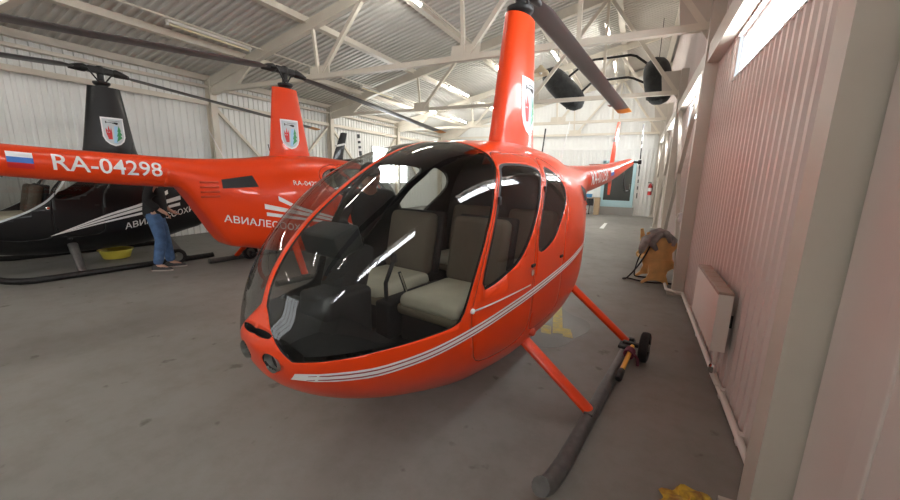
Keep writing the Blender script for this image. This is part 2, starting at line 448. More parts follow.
BOT=[(-2.43,.84),(-2.41,.76),(-2.38,.69),(-2.3,.60),(-2.1,.485),(-1.8,.385),(-1.4,.29),(-.8,.235),(0,.25),(.5,.33),(.8,.41),(1.0,.46),(1.14,.50),(1.20,.56),(1.40,.90),(1.60,1.25),(1.67,1.345),(1.73,1.365),(1.85,1.37)]
WID=[(-2.43,.02),(-2.415,.12),(-2.38,.215),(-2.3,.33),(-2.1,.48),(-1.8,.59),(-1.4,.65),(-.9,.67),(-.3,.66),(.3,.605),(.8,.49),(1.2,.37),(1.5,.265),(1.85,.19)]
ZW=[(-2.43,.85),(-2.2,.88),(-1.5,.95),(.3,.97),(.9,1.08),(1.3,1.30),(1.6,1.48),(1.85,1.56)]
NT=[(-2.43,2.0),(-2.2,2.6),(-1.7,3.2),(-1.2,3.0),(-.5,2.7),(.8,2.2),(1.85,2.0)]
NB=[(-2.43,2.0),(-2.0,2.5),(-1.5,2.9),(0,3.1),(.9,3.4),(1.2,4.5),(1.55,4.5),(1.75,2.2),(1.85,2.0)]
fT,fB,fW,fZ,fNT,fNB=[pchip([a for a,b in T],[b for a,b in T]) for T in (TOP,BOT,WID,ZW,NT,NB)]
def S(s,th):
    """th: -pi/2 bottom .. 0 widest .. pi/2 top ; returns y(+left),z"""
    w,zw=fW(s),fZ(s);c,sn=math.cos(th),math.sin(th)
    if sn>=0:n=fNT(s);H=fT(s)-zw
    else:n=fNB(s);H=zw-fB(s)
    y=w*max(c,0)**(2/n);z=zw+math.copysign(H*abs(sn)**(2/n),sn)
    return y,z
# ------------------------------------------------------------------ helicopter shape
def Yof(s, z):
    w, zw = fW(s), fZ(s)
    if z >= zw: n = fNT(s); t = (z-zw)/max(fT(s)-zw, 1e-4)
    else: n = fNB(s); t = (zw-z)/max(zw-fB(s), 1e-4)
    t = min(max(t, 0), 1); return w*(1-t**n)**(1/n)

def smooth_poly(P, n=6):
    out = []; m = len(P)
    for i in range(m):
        a, b, c, d = P[i-1], P[i], P[(i+1) % m], P[(i+2) % m]
        for k in range(n):
            t = k/n; t2 = t*t; t3 = t2*t
            out.append(tuple(.5*((2*b[j]) + (c[j]-a[j])*t + (2*a[j]-5*b[j]+4*c[j]-d[j])*t2 + (3*b[j]-a[j]-3*c[j]+d[j])*t3) for j in (0, 1)))
    return out
def sdf(P):
    m = len(P); E = [(P[i][0], P[i][1], P[(i+1) % m][0], P[(i+1) % m][1]) for i in range(m)]
    x0 = min(p[0] for p in P)-.12; x1 = max(p[0] for p in P)+.12; y0 = min(p[1] for p in P)-.12; y1 = max(p[1] for p in P)+.12
    def f(x, y):
        if x < x0 or x > x1 or y < y0 or y > y1: return .2
        best = 1e9; ins = False
        for ax, ay, bx, by in E:
            dx, dy = bx-ax, by-ay; L = dx*dx+dy*dy
            t = ((x-ax)*dx+(y-ay)*dy)/L if L > 0 else 0
            t = 0 if t < 0 else (1 if t > 1 else t)
            d = (x-ax-dx*t)**2+(y-ay-dy*t)**2
            if d < best: best = d
            if (ay > y) != (by > y) and x < (bx-ax)*(y-ay)/(by-ay)+ax: ins = not ins
        d = math.sqrt(best); return -d if ins else d
    return f
def cached(fn):
    c = {}
    def g(p):
        v = c.get(p)
        if v is None: v = c[p] = fn(p)
        return v
    return g
def clip(polys, fn):
    A, B = [], []
    for P in polys:
        V = [fn(p) for p in P]
        if max(V) <= 0: A.append(P); continue
        if min(V) >= 0: B.append(P); continue
        a, b = [], []
        for i in range(len(P)):
            p, q, u, v = P[i], P[(i+1) % len(P)], V[i], V[(i+1) % len(P)]
            (a if u <= 0 else b).append(p)
            if u == 0: b.append(p)
            if (u < 0 < v) or (v < 0 < u):
                lo, hi, fl, fh = p, q, u, v
                if lo > hi: lo, hi, fl, fh = q, p, v, u
                for _ in range(4):
                    t = fl/(fl-fh); r = tuple(x+(y-x)*t for x, y in zip(lo, hi)); fr = fn(r)
                    if abs(fr) < 1e-5: break
                    if (fr < 0) == (fl < 0): lo, fl = r, fr
                    else: hi, fh = r, fr
                a.append(r); b.append(r)
        if len(a) > 2: A.append(a)
        if len(b) > 2: B.append(b)
    return A, B

# outlines in side view (s = metres behind the mast, z = height)
WS = [(-1.76, .868), (-1.90, .862), (-2.12, .848), (-2.31, .826), (-2.60, .80), (-2.65, 1.3), (-2.3, 1.95), (-1.27, 1.95), (-1.225, 1.80), (-1.19, 1.725), (-1.235, 1.65), (-1.365, 1.52), (-1.495, 1.32), (-1.585, 1.15), (-1.655, .985), (-1.695, .89)]
W1 = smooth_poly([(-1.165, 1.655), (-1.02, 1.668), (-.80, 1.665), (-.675, 1.645), (-.69, 1.60), (-.765, 1.53), (-.895, 1.39), (-1.04, 1.236), (-1.17, 1.126), (-1.34, 1.065), (-1.50, 1.03), (-1.535, 1.045), (-1.50, 1.17), (-1.43, 1.32), (-1.34, 1.475), (-1.23, 1.60)], 5)
W2 = smooth_poly([(-.52, 1.655), (-.44, 1.655), (-.30, 1.605), (-.225, 1.53), (-.26, 1.44), (-.415, 1.325), (-.585, 1.20), (-.74, 1.145), (-.855, 1.13), (-.885, 1.17), (-.835, 1.32), (-.72, 1.46), (-.58, 1.58)], 5)
D1 = smooth_poly([(-1.16, 1.735), (-1.0, 1.745), (-.75, 1.745), (-.585, 1.72), (-.655, 1.59), (-.79, 1.43), (-.92, 1.25), (-.96, 1.0), (-.95, .75), (-.97, .60), (-1.12, .545), (-1.35, .55), (-1.53, .60), (-1.60, .75), (-1.625, .90), (-1.585, 1.05), (-1.52, 1.22), (-1.42, 1.40), (-1.27, 1.60)], 4)
D2 = smooth_poly([(-.545, 1.73), (-.42, 1.725), (-.24, 1.66), (-.16, 1.55), (-.20, 1.40), (-.33, 1.22), (-.37, .95), (-.37, .72), (-.42, .58), (-.62, .545), (-.85, .565), (-.925, .65), (-.935, .95), (-.90, 1.22), (-.76, 1.44), (-.63, 1.58)], 4)
sWS, sW1, sW2, sD1, sD2 = [sdf(p) for p in (WS, W1, W2, D1, D2)]
GAP = .0016
fWS = cached(lambda p: max(sWS(p[0], p[2]), .017 - p[1], (1.045 - 1.05*abs(p[1])) - p[2] if p[0] < -2.2 else -1))
fW1 = cached(lambda p: sW1(p[0], p[2])); fW2 = cached(lambda p: sW2(p[0], p[2]))
fD1 = cached(lambda p: sD1(p[0], p[2])); fD2 = cached(lambda p: sD2(p[0], p[2]))
fLT = cached(lambda p: (math.hypot((p[1]-.105)/.052, (p[2]-.795)/.044)-1)*.05 if p[0] < -2.2 else 1)
fIN = cached(lambda p: (math.hypot((p[1]-.05)/.07, (p[2]-.915)/.016)-1)*.02 if p[0] < -2.2 else 1)
sh = lambda f, d: (lambda p: f(p) + d)

def base_polys(inset=0.0, s0=-2.43, s1=1.85, ns=120, nth=76):
    S_ = []
    for i in range(ns+1):
        u = i/ns; S_.append(s0 + (s1-s0)*(u**1.55))
    rows = []
    for s in S_:
        r = []
        for k in range(nth+1):
            th = -PI/2 + PI*k/nth
            y, z = S(s, th)
            if k in (0, nth): y = 0.0
            if inset:
                zc = (fT(s)+fB(s))/2; hh = max((fT(s)-fB(s))/2, .03); ww = max(fW(s), .03)
                y *= max(1-inset/ww, .2); z = zc + (z-zc)*max(1-inset/hh, .2)
            r.append((s, y, z))
        rows.append(r)
    out = []
    for i in range(ns):
        for k in range(nth):
            P = [rows[i][k], rows[i][k+1], rows[i+1][k+1], rows[i+1][k]]
            Q = []
            for p in P:
                if not Q or sum((a-b)**2 for a, b in zip(p, Q[-1])) > 1e-10: Q.append(p)
            if len(Q) > 2: out.append(Q)
    # close the nose tip
    out.append([rows[0][k] for k in range(nth+1)])
    return out
def L3(p, side=1): return (-p[0], side*p[1], p[2])
def add_polys(mb, polys, sides=(1, -1), off=0.0):
    for sd in sides:
        for P in polys:
            Q = [(-s, sd*(y+off), z) for s, y, z in P]
            mb.poly(Q if sd > 0 else Q[::-1])
    return mb

B0 = base_polys()
_, R_ = clip(B0, fWS); PWS, _ = clip(B0, fWS)
_, R_ = clip(R_, sh(fD1, -GAP)); _, R_ = clip(R_, sh(fD2, -GAP)); _, R_ = clip(R_, fLT); _, SHELL = clip(R_, fIN)
def region(fn_in, fn_out=None):
    a, _ = clip(B0, fn_in)
    if fn_out: _, a = clip(a, fn_out)
    return a
PW1, PW2 = region(fW1), region(fW2)
SEAL = .014
PD1 = region(sh(fD1, GAP), sh(fW1, -SEAL)); PD2 = region(sh(fD2, GAP), sh(fW2, -SEAL))
PS1 = region(sh(fW1, -SEAL), fW1); PS2 = region(sh(fW2, -SEAL), fW2)
_, LIN0 = clip(base_polys(.016, -2.38, -.02, 70, 50), sh(fWS, -.004))
_, LIN0 = clip(LIN0, sh(fW2, -.008)); _, LIN = clip(LIN0, sh(fW1, -.008))
STD = (PD1, PS1, PW1, LIN)
W1B = smooth_poly([(-1.165, 1.655), (-1.02, 1.668), (-.80, 1.665), (-.675, 1.645), (-.69, 1.57), (-.75, 1.44), (-.845, 1.28), (-.99, 1.11), (-1.17, .985), (-1.34, .90), (-1.50, .84), (-1.57, .86), (-1.545, 1.06), (-1.45, 1.29), (-1.34, 1.475), (-1.23, 1.60)], 5)
sW1B = sdf(W1B); fW1B = cached(lambda p: sW1B(p[0], p[2]))
_, LINB = clip(LIN0, sh(fW1B, -.008))
DEEP = (region(sh(fD1, GAP), sh(fW1B, -SEAL-.012)), region(sh(fW1B, -SEAL-.012), fW1B), region(fW1B), LINB)

def solid(o, th, offset=-1):
    o.data.materials.append(M['interior_dark'])
    md = o.modifiers.new('thick', 'SOLIDIFY'); md.thickness = th; md.offset = offset; md.use_even_offset = False; md.material_offset = 1; md.material_offset_rim = 1
    return o

# decals: 2-D drawings laid onto the fuselage side or the boom
def text_polys(txt, size):
    cu = bpy.data.curves.new('lettering', 'FONT'); cu.body = txt; cu.size = size; cu.resolution_u = 3; cu.offset = .009
    ob = bpy.data.objects.new('lettering', cu); COL.objects.link(ob)
    dg = bpy.context.evaluated_depsgraph_get(); me = bpy.data.meshes.new_from_object(ob.evaluated_get(dg))
    bm = bmesh.new(); bm.from_mesh(me); bmesh.ops.triangulate(bm, faces=bm.faces)
    for _ in range(3):
        es = [e for e in bm.edges if e.calc_length() > .035]
        if es: bmesh.ops.subdivide_edges(bm, edges=es, cuts=1)
        bmesh.ops.triangulate(bm, faces=bm.faces)
    out = [[(v.co.x, v.co.y) for v in f.verts] for f in bm.faces]
    bm.free(); bpy.data.objects.remove(ob); bpy.data.curves.remove(cu); bpy.data.meshes.remove(me)
    x0 = min(p[0] for P in out for p in P); x1 = max(p[0] for P in out for p in P)
    return [[(x-x0, y) for x, y in P] for P in out], x1-x0
def side_decal(name, polys, fn, side, m, parent, off=.004):
    """fn(u, v) -> (s, z) on the fuselage"""
    mb = MB()
    for P in polys:
        Q = []
        for u, v in P:
            s, z = fn(u, v); e = .006; y = Yof(s, z)
            n = Vector((-(Yof(s+e, z)-Yof(s-e, z))/(2*e), 1., -(Yof(s, z+e)-Yof(s, z-e))/(2*e))).normalized()*off
            Q.append((-(s+n.x), side*(y+n.y), z+n.z))
        mb.poly(Q)
    return mb.build(name, M[m], parent, merge=.0001)
def ribbon(top, bot, n=40):
    ft = pchip(*zip(*top)); fb = pchip(*zip(*bot)); s0 = max(top[0][0], bot[0][0]); s1 = min(top[-1][0], bot[-1][0])
    out = []
    for i in range(n):
        a, b = s0+(s1-s0)*i/n, s0+(s1-s0)*(i+1)/n
        for k in range(4):
            f0, f1 = k/4, (k+1)/4
            L = lambda s, f: ft(s)+(fb(s)-ft(s))*f
            out.append([(a, L(a, f0)), (b, L(b, f0)), (b, L(b, f1)), (a, L(a, f1))])
    return out
IDN = lambda u, v: (u, v)

# boom geometry
BZ = pchip([1.45, 1.85, 3.15, 5.40], [1.55, 1.565, 1.655, 1.93]); BR = pchip([1.45, 1.85, 3.15, 5.40], [.20, .195, .165, .085])
def boom_decal(name, polys, s_of_u, z0, side, m, parent, off=.004):
    mb = MB()
    for P in polys:
        Q = []
        for u, v in P:
            s = s_of_u(u); r = BR(s)+off; a = (v+z0)/r
            Q.append((-s, side*r*math.cos(a), BZ(s)+r*math.sin(a)))
        mb.poly(Q)
    return mb.build(name, M[m], parent, merge=.0001)

def fairing_y(s, z):
    t = (z-1.70)/(2.92-1.70); a = -.40+.21*t; b = .36-.13*t; w = .145-.045*t
    u = min(max((s-a)/(b-a), 0), 1)
    return w*(2*math.sqrt(max(u, 0))*1.05*(1-u)**.55 if True else 0)*.98
def fairing_decal(name, polys, side, m, parent, off=.004):
    mb = MB()
    for P in polys: mb.poly([(-s, side*(fairing_y(s, z)+off), z) for s, z in P])
    return mb.build(name, M[m], parent, merge=.0001)
def subdiv_poly(P, n=8):
    """fill a convex outline with thin strips so it follows a curved surface"""
    xs = [p[0] for p in P]; lo, hi = min(xs), max(xs); out = [P]
    for i in range(1, n):
        x = lo+(hi-lo)*i/n; a, b = [], []
        for Q in out:
            l, r = clip([[(p[0], p[1], 0.) for p in Q]], lambda p: p[0]-x)
            a += [[(p[0], p[1]) for p in q] for q in l]; b += [[(p[0], p[1]) for p in q] for q in r]
        out = a+b
    return out

def helicopter(root, blade_rot, hub_z, droop, skid_end=.95, skin=STD):
    PD1, PS1, PW1, LIN = skin
    P = {}
    shell = add_polys(MB(), SHELL).build('fuselage', M['orange_paint'], root, smooth=True, angle=1.2); P['shell'] = shell
    solid(shell, .010)
    add_polys(MB(), LIN).build('cabin_lining', M['interior_dark'], root, smooth=True)
    for sd in (1, -1):
        w = add_polys(MB(), PWS, (sd,)).build('windshield', M['canopy_glass'], root, smooth=True)
        for nm, pd, ps, pw, hz in (('front_door', PD1, PS1, PW1, ((-1.38, 1.47),)), ('rear_door', PD2, PS2, PW2, ((-.72, 1.52),))):
            d = add_polys(MB(), pd, (sd,)).build(nm, M['orange_paint'], root, smooth=True, angle=1.2); solid(d, .008)
            add_polys(MB(), pw, (sd,)).build('window', M['window_smoke'], d, smooth=True)
            add_polys(MB(), ps, (sd,), .001).build('window_seal', M['black_trim'], d, smooth=True)
            for s, z in hz: MB().box((-s-.03, sd*(Yof(s+.03, z)+.006), z), (.025, .016, .045), bev=.004).build('hinge', M['black_trim'], d)
            s, z = (-.985, 1.05) if nm == 'front_door' else (-.44, 1.02)
            h = MB().box((-s, sd*(Yof(s, z)+.008), z), (.05, .014, .022), bev=.006); h.build('handle', M['black_trim'], d)
            if nm == 'front_door':
                s, z = -.98, 1.0; MB().lathe([(.0, -.004), (.022, -.004), (.022, .006), (.014, .008), (0, .008)], (-s, sd*Yof(s, z), z), 'Y', 16).build('door_lock', M['chrome'], d)
    # landing lights in the nose
    for sd in (1, -1):
        m = MB(); rows = []
        for k in range(7):
            t = k/6; rows.append([(2.412-.07*t-.02*0, sd*.105+.052*math.cos(a)*(1-.45*t*t), .795+.044*math.sin(a)*(1-.45*t*t)) for a in [2*PI*j/20 for j in range(20)]])
        m.grid(rows, closed=True); b = m.build('landing_light', M['hub_metal'], root, smooth=True)
        m = MB()
        m.lathe([(.0, -.035), (.015, -.03), (.030, -.012), (.038, .008)], (2.360, sd*.105, .795), 'X', 20, cap=False); m.build('reflector', M['chrome'], b, smooth=True)
        MB().lathe([(.0, .006), (.02, .004), (.034, 0)], (2.372, sd*.105, .795), 'X', 20, cap=False).build('lens', M['pane_glass'], b, smooth=True)
    MB().box((2.36, 0, .915), (.03, .17, .05)).build('air_intake', M['black_trim'], root)
    # mast fairing
    rows = []
    for i in range(15):
        z = 1.70+(2.92-1.70)*i/14; t = i/14; a = -.40+.21*t; b = .36-.13*t; fl = .0
        if z < 1.95: fl = (1.95-z)/.25
        r = []
        N = 22
        for k in range(N+1):
            u = (1-math.cos(PI*k/N))/2; s = a+(b-a)*u; y = fairing_y(s, z) + (.05*fl*fl*math.sin(PI*u) if fl else 0)
            r.append((-(s+(-.05+.12*u)*fl*fl), y, z))
        r += [(x, -y, z) for x, y, z in r[-2:0:-1]]
        rows.append(r)
    fair = MB().grid(rows, closed=True, cap=True).build('mast_fairing', M['orange_paint'], root, smooth=True, angle=1.0)
    for sd in (1, -1):
        c, zc = (.035, 2.205)
        sg = -1 if sd > 0 else 1                     # reading direction runs towards the nose on the right side
        f = lambda pts: [(c - (-sg)*0 + sg*u*-1*(-1), zc+v) for u, v in pts]
        f = lambda pts, q=sd: [(c + (u if q > 0 else -u)*1.0, zc+v) for u, v in pts]
        shield = [(q_[0]*1.12, q_[1]*1.06) for q_ in [(-.135, .215), (.135, .215), (.135, -.08), (.112, -.15), (.065, -.20), (0, -.225), (-.065, -.20), (-.112, -.15), (-.135, -.08)]]
        fairing_decal('emblem_shield', subdiv_poly(f(shield), 14), sd, 'flag_white', fair, .003)
        inner = [(x*.88, y*.90) for x, y in shield]
        fairing_decal('emblem_field', subdiv_poly(f(inner), 14), sd, 'emblem_grey', fair, .0045)
        fairing_decal('emblem_river', subdiv_poly(f([(-.02, -.185), (.03, -.19), (.06, .09), (.015, .09)]), 8), sd, 'emblem_blue', fair, .006)
        fl_ = []
        for q in ([(-.105, -.02), (-.10, .06), (-.075, .0)], [(-.08, -.02), (-.065, .10), (-.045, .0)], [(-.055, -.02), (-.03, .07), (-.025, -.02)], [(-.105, -.02), (-.025, -.02), (-.03, -.13), (-.08, -.13)]): fl_ += subdiv_poly(f(q), 5)
        fairing_decal('emblem_flame', fl_, sd, 'flag_red', fair, .006)
        tr_ = []
        for q in ([(.02, -.17), (.105, -.10), (.065, -.02)], [(.03, -.08), (.11, -.05), (.07, .04)], [(.045, 0), (.10, .01), (.075, .10)]): tr_ += subdiv_poly(f(q), 5)
        fairing_decal('emblem_tree', tr_, sd, 'emblem_green', fair, .007)
        hc = []
        for q in ([(-.01, .135), (.05, .115), (.075, .13), (.07, .15), (.03, .155), (-.01, .145)], [(-.09, .142), (-.01, .138), (-.01, .147), (-.09, .148)], [(-.05, .168), (.10, .168), (.10, .174), (-.05, .174)], [(-.095, .13), (-.08, .13), (-.08, .165), (-.095, .165)]): hc += subdiv_poly(f(q), 6)
        fairing_decal('emblem_aircraft', hc, sd, 'black_trim', fair, .007)
    # rotor head
    hb = MB()
    hb.lathe([(.0, 2.88), (.075, 2.88), (.08, 2.94), (.105, 2.96), (.115, 2.975), (.115, 3.0), (.07, 3.01), (.045, 3.02), (.045, hub_z-.06), (.06, hub_z-.05), (.06, hub_z+.05), (.03, hub_z+.07), (0, hub_z+.07)], n=20)
    R = Matrix.Rotation(blade_rot, 3, 'Z')
    hb.box((0, 0, hub_z), (.34, .10, .10), rot=R, bev=.02)
    hub = hb.build('rotor_hub', M['rotor_metal'], root, smooth=True, angle=.7)
    for k in (0, 1):
        Rk = Matrix.Rotation(blade_rot+PI*k, 3, 'Z')
        g = MB().tube([Rk @ Vector((.10, 0, hub_z)), Rk @ Vector((.18, 0, hub_z)), Rk @ Vector((.21, 0, hub_z)), Rk @ Vector((.29, 0, hub_z-.01)), Rk @ Vector((.40, 0, hub_z-droop*.4))], [.045, .05, .066, .055, .032], 14)
        g.build('blade_grip', M['rotor_metal'], hub, smooth=True, angle=.8)
        g = MB().tube([Rk @ Vector((.08, .105, 2.985)), Rk @ Vector((.22, .13, hub_z-.02))], .012, 8); g.tube([Rk @ Vector((.22, .13, hub_z-.02)), Rk @ Vector((.27, .03, hub_z-.01))], .02, 8)
        g.build('pitch_link', M['rotor_metal'], hub, smooth=True, angle=.8)
        secs = []
        N = 26; rr = [.36+(5.03-.36)*(i/N) for i in range(N+1)]
        def sec(r, ch):
            pts = []
            z = hub_z-droop*r; tw = math.radians(6-1.4*r)
            for j in range(16):
                a = 2*PI*j/16; x = math.cos(a)*.5; y = math.sin(a)*.5*.12*(1.25-.9*(x)) if True else 0
                q = ((x-.18)*ch*-1, y*ch)
                X = q[0]*math.cos(tw)-q[1]*math.sin(tw); Y = q[0]*math.sin(tw)+q[1]*math.cos(tw)
                pts.append(Rk @ Vector((r, X, z+Y)))
            return pts
        def chord(r): return .13+.13*min(1, max(0, (r-.36)/.12))
        bl = MB().grid([sec(r, chord(r)) for r in rr if r < 4.66]+[sec(4.70, .26)], closed=True, cap=True).build('main_rotor_blade', M['blade_grey'], root, smooth=True, angle=.9)
        MB().grid([sec(4.695, .263), sec(5.03, .263)], closed=True, cap=True).build('blade_tip', M['blade_tip'], bl, smooth=True, angle=.9)
        MB().box(Rk @ Vector((4.45, .20, hub_z-droop*4.45)), (.16, .05, .006), rot=Rk).build('trim_tab', M['red_line'], bl)
    # tail boom
    rows = []
    for i in range(33):
        s = 1.5+(5.40-1.5)*i/32; r = BR(s); rows.append([(-s, r*math.cos(a), BZ(s)+r*math.sin(a)) for a in [2*PI*j/28 for j in range(28)]])
    boom = MB().grid(rows, closed=True, cap=True).build('tail_boom', M['orange_paint'], root, smooth=True, angle=1.0)
    MB().lathe([(.0, -5.53), (.03, -5.52), (.055, -5.48), (.06, -5.42), (.07, -5.39), (0, -5.39)], (0, 0, 1.93), 'X', 16).build('tail_gearbox', M['rotor_metal'], root, smooth=True, angle=.9)
    MB().lathe([(.0, 0), (.02, 0), (.02, .16), (.045, .165), (.045, .22), (0, .22)], (-5.46, 0, 1.95), 'Y', 14).build('tail_rotor_hub', M['rotor_metal'], root, smooth=True, angle=.9)
    for k in (0, 1):
        a0 = math.radians(97+180*k); d = Vector((math.cos(a0)*-1, 0, math.sin(a0))); e = Vector((d.z, 0, -d.x))
        c0 = Vector((-5.46, .195, 1.95)); rows = []
        for r in (.06, .12, .16, .74):
            ch = .05 if r < .13 else .105
            rows.append([c0+d*r+e*(math.cos(a)*.5*ch)+Vector((0, math.sin(a)*.5*ch*(.14 if r > .13 else .5), 0)) for a in [2*PI*j/12 for j in range(12)]])
        tb = MB().grid(rows, closed=True, cap=True).build('tail_rotor_blade', M['black_paint'], root, smooth=True, angle=.9)
        for r0 in (.28, .42, .56):
            st = MB()
            q = [[c0+d*r+e*(math.cos(a)*.5*.108)+Vector((0, math.sin(a)*.5*.108*.17, 0)) for a in [2*PI*j/12 for j in range(12)]] for r in (r0, r0+.07)]
            st.grid(q, closed=True, cap=True)
            st.build('white_band', M['white_decal'], tb, smooth=True, angle=.9)
    def fin(name, pts, th, parent=root):
        m = MB(); rows = []
        for (s0, s1, y, z) in pts:
            r = []
            for j in range(14):
                a = 2*PI*j/14; x = .5+.5*math.cos(a); t = math.sin(a)*th*(.35+.65*(1-x))*1.0
                r.append((-(s0+(s1-s0)*(1-x)), y, z, t))
            rows.append(r)
        return rows
    def fin_v(name, pts, th):
        rows = [[(x, y+t, z) for x, y, z, t in r] for r in fin(name, pts, th)]
        return MB().grid(rows, closed=True, cap=True).build(name, M['orange_paint'], root, smooth=True, angle=.9)
    u = fin_v('upper_fin', [(4.76, 5.14, -.24, 1.84), (4.86, 5.18, -.24, 2.15), (5.10, 5.33, -.24, 2.70), (5.15, 5.33, -.24, 2.73)], .022)
    MB().box((-5.08, -.24, 2.38), (.30, .056, .05), rot=Matrix.Rotation(math.radians(14), 3, 'Y')).build('white_band', M['white_decal'], u)
    fin_v('lower_fin', [(4.76, 5.14, -.24, 1.84), (4.80, 5.10, -.24, 1.6), (4.86, 5.06, -.24, 1.30), (4.88, 5.04, -.24, 1.28)], .022)
    rows = [[(x, y, z+t) for x, y, z, t in r] for r in fin('', [(4.72, 5.10, -.05, 1.88), (4.76, 5.08, -.62, 1.88), (4.80, 5.05, -.65, 1.88)], .02)]
    MB().grid(rows, closed=True, cap=True).build('horizontal_stabilizer', M['orange_paint'], root, smooth=True, angle=.9)
    MB().tube([(-5.0, 0, 1.80), (-5.1, 0, 1.5), (-5.3, 0, 1.35), (-5.6, 0, 1.36)], .012, 8).build('tail_guard', M['skid_metal'], root, smooth=True)
    # landing gear
    for sd in (1, -1):
        y = sd*1.07
        pts = [(-skid_end-.03, y, .05), (-skid_end, y, .045)] + [(-.5+.2*k, y, .045) for k in range(0, 9)] + [(1.30, y, .048), (1.42, y, .062), (1.54, y, .09), (1.62, y, .125), (1.68, y, .17)]
        sk = MB().tube(pts, .045, 14).build('skid', M['skid_metal'], root, smooth=True, angle=.9)
        for x in (.80, -.52): MB().box((x, y, .088), (.13, .06, .016), bev=.005).build('skid_clamp', M['skid_metal'], sk)
        def strut(a, b, nm):
            a = Vector(a); b = Vector(b); d = (b-a).normalized(); f = Vector((1, 0, 0)); f = (f-d*f.dot(d)).normalized(); g = d.cross(f)
            rows = [[p+f*(math.cos(t)*.058*k)+g*(math.sin(t)*.030*k) for t in [2*PI*j/16 for j in range(16)]] for p, k in ((a, 1.1), (a.lerp(b, .5), 1.), (b, .95))]
            return MB().grid(rows, closed=True, cap=True).build(nm, M['orange_paint'], root, smooth=True, angle=.9)
        strut((.77, sd*.42, .53), (.80, sd*1.07, .07), 'front_strut'); strut((-.32, sd*.40, .69), (-.52, sd*1.07, .07), 'rear_strut')
        MB().lathe([(.0, -.02), (.028, -.02), (.028, .02), (.018, .028), (0, .028)], (.80, sd*(Yof(-.80, .52)-.0), .52), 'Y', 14).build('jack_point', M['orange_dark'], root, smooth=True, angle=.9)
    # cabin
    m = MB(); prof = [(-2.25, .52), (-2.0, .5), (-.05, .5)]
    rows = []
    for i in range(24):
        s = -2.28+2.2*i/23; z = .60; yy = max(Yof(s, z)-.03, .02); rows.append([(-s, -yy, z), (-s, yy, z)])
    m.grid(rows); m.build('cabin_floor', M['interior_dark'], root)
    m = MB(); pr = [( max(S(-.10, -PI/2+PI*k/24)[0]-.02, 0), S(-.10, -PI/2+PI*k/24)[1]) for k in range(25)]
    pr = [(y, z) for y, z in pr]; loop = pr + [(-y, z) for y, z in pr[-2:0:-1]]
    m.prism(loop, lambda a, b, d: (d, a, b), .10, .13); m.build('rear_bulkhead', M['interior_dark'], root)
    for sd in (1, -1):
        for nm, s0, s1, zb, zt in (('front_seat', -1.60, -1.08, .79, .90), ('rear_seat', -.62, -.22, .80, .90)):
            c = (s0+s1)/2; L = s1-s0
            b = MB().box((-c, sd*.30, (.60+zb)/2), (L-.04, .44, zb-.60), bev=.02).build(nm, M['interior_dark'], root, smooth=True, angle=.6)
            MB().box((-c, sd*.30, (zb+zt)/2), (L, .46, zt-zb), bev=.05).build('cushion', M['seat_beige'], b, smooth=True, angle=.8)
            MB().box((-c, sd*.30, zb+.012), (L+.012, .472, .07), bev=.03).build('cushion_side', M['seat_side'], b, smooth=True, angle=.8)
            R2 = Matrix.Rotation(math.radians(-12), 3, 'Y')
            zz = 1.10
            MB().box((-(s1+.03), sd*.30, zz), (.10, .44, .46), rot=R2, bev=.05).build('backrest', M['seat_beige_shaded'], b, smooth=True, angle=.8)
            MB().box((-(s1+.115), sd*.30, zz), (.05, .46, .47), rot=R2, bev=.02).build('backrest_shell', M['interior_dark'], b, smooth=True, angle=.8)
    p = MB().box((1.98, 0, .80), (.30, .24, .42), bev=.03).box((1.86, -.06, 1.06), (.20, .18, .34), rot=Matrix.Rotation(-.30, 3, 'Y'), bev=.03)
    pn = p.build('instrument_console', M['interior_dark'], root, smooth=True, angle=.6)
    MB().box((1.93, -.09, 1.25), (.17, .30, .13), rot=Matrix.Rotation(.30, 3, 'Y'), bev=.015).build('panel_hood', M['panel_grey'], pn, smooth=True, angle=.6)
    for yy in (-.17, -.07, .03): MB().lathe([(.0, -.005), (.036, -.005), (.036, .005), (0, .005)], (1.825, yy-.02, 1.235), 'X', 16).build('instrument_dial', M['black_trim'], pn)
    MB().box((2.02, -.36, .80), (.22, .26, .05), rot=Matrix.Rotation(.3, 3, 'Y'), bev=.01).build('glove_tray', M['panel_grey'], pn)
    m = MB(); rows = []
    for i in range(10):
        s = -2.345+.30*i/9; z = .845+.02*i/9; yy = max(Yof(s, z)-.014, .02); rows.append([(-s, -yy, z), (-s, -yy*.5, z+.03), (-s, yy*.5, z+.03), (-s, yy, z)])
    m.grid(rows); m.build('nose_deck', M['interior_dark'], root, smooth=True)
    m = MB().tube([(1.60, 0, .60), (1.62, 0, .95), (1.55, 0, 1.08)], .013, 10).tube([(1.55, 0, 1.07), (1.55, 0, 1.12)], .02, 10)
    m.build('cyclic_control', M['black_trim'], root, smooth=True)
    m = MB().box((1.35, 0, .72), (.62, .12, .24), bev=.02); cb = m.build('center_console', M['interior_dark'], root, smooth=True, angle=.6)
    MB().tube([(1.45, .02, .84), (1.52, .02, 1.0)], .012, 8).build('lever', M['chrome'], cb)
    for sd in (.22, -.22):
        for dy in (-.07, .07): MB().box((2.05, sd+dy, .70), (.03, .08, .10), rot=Matrix.Rotation(.4, 3, 'Y'), bev=.01).tube([(2.06, sd+dy, .62), (2.05, sd+dy, .70)], .01, 6).build('pedal', M['rotor_metal'], root)
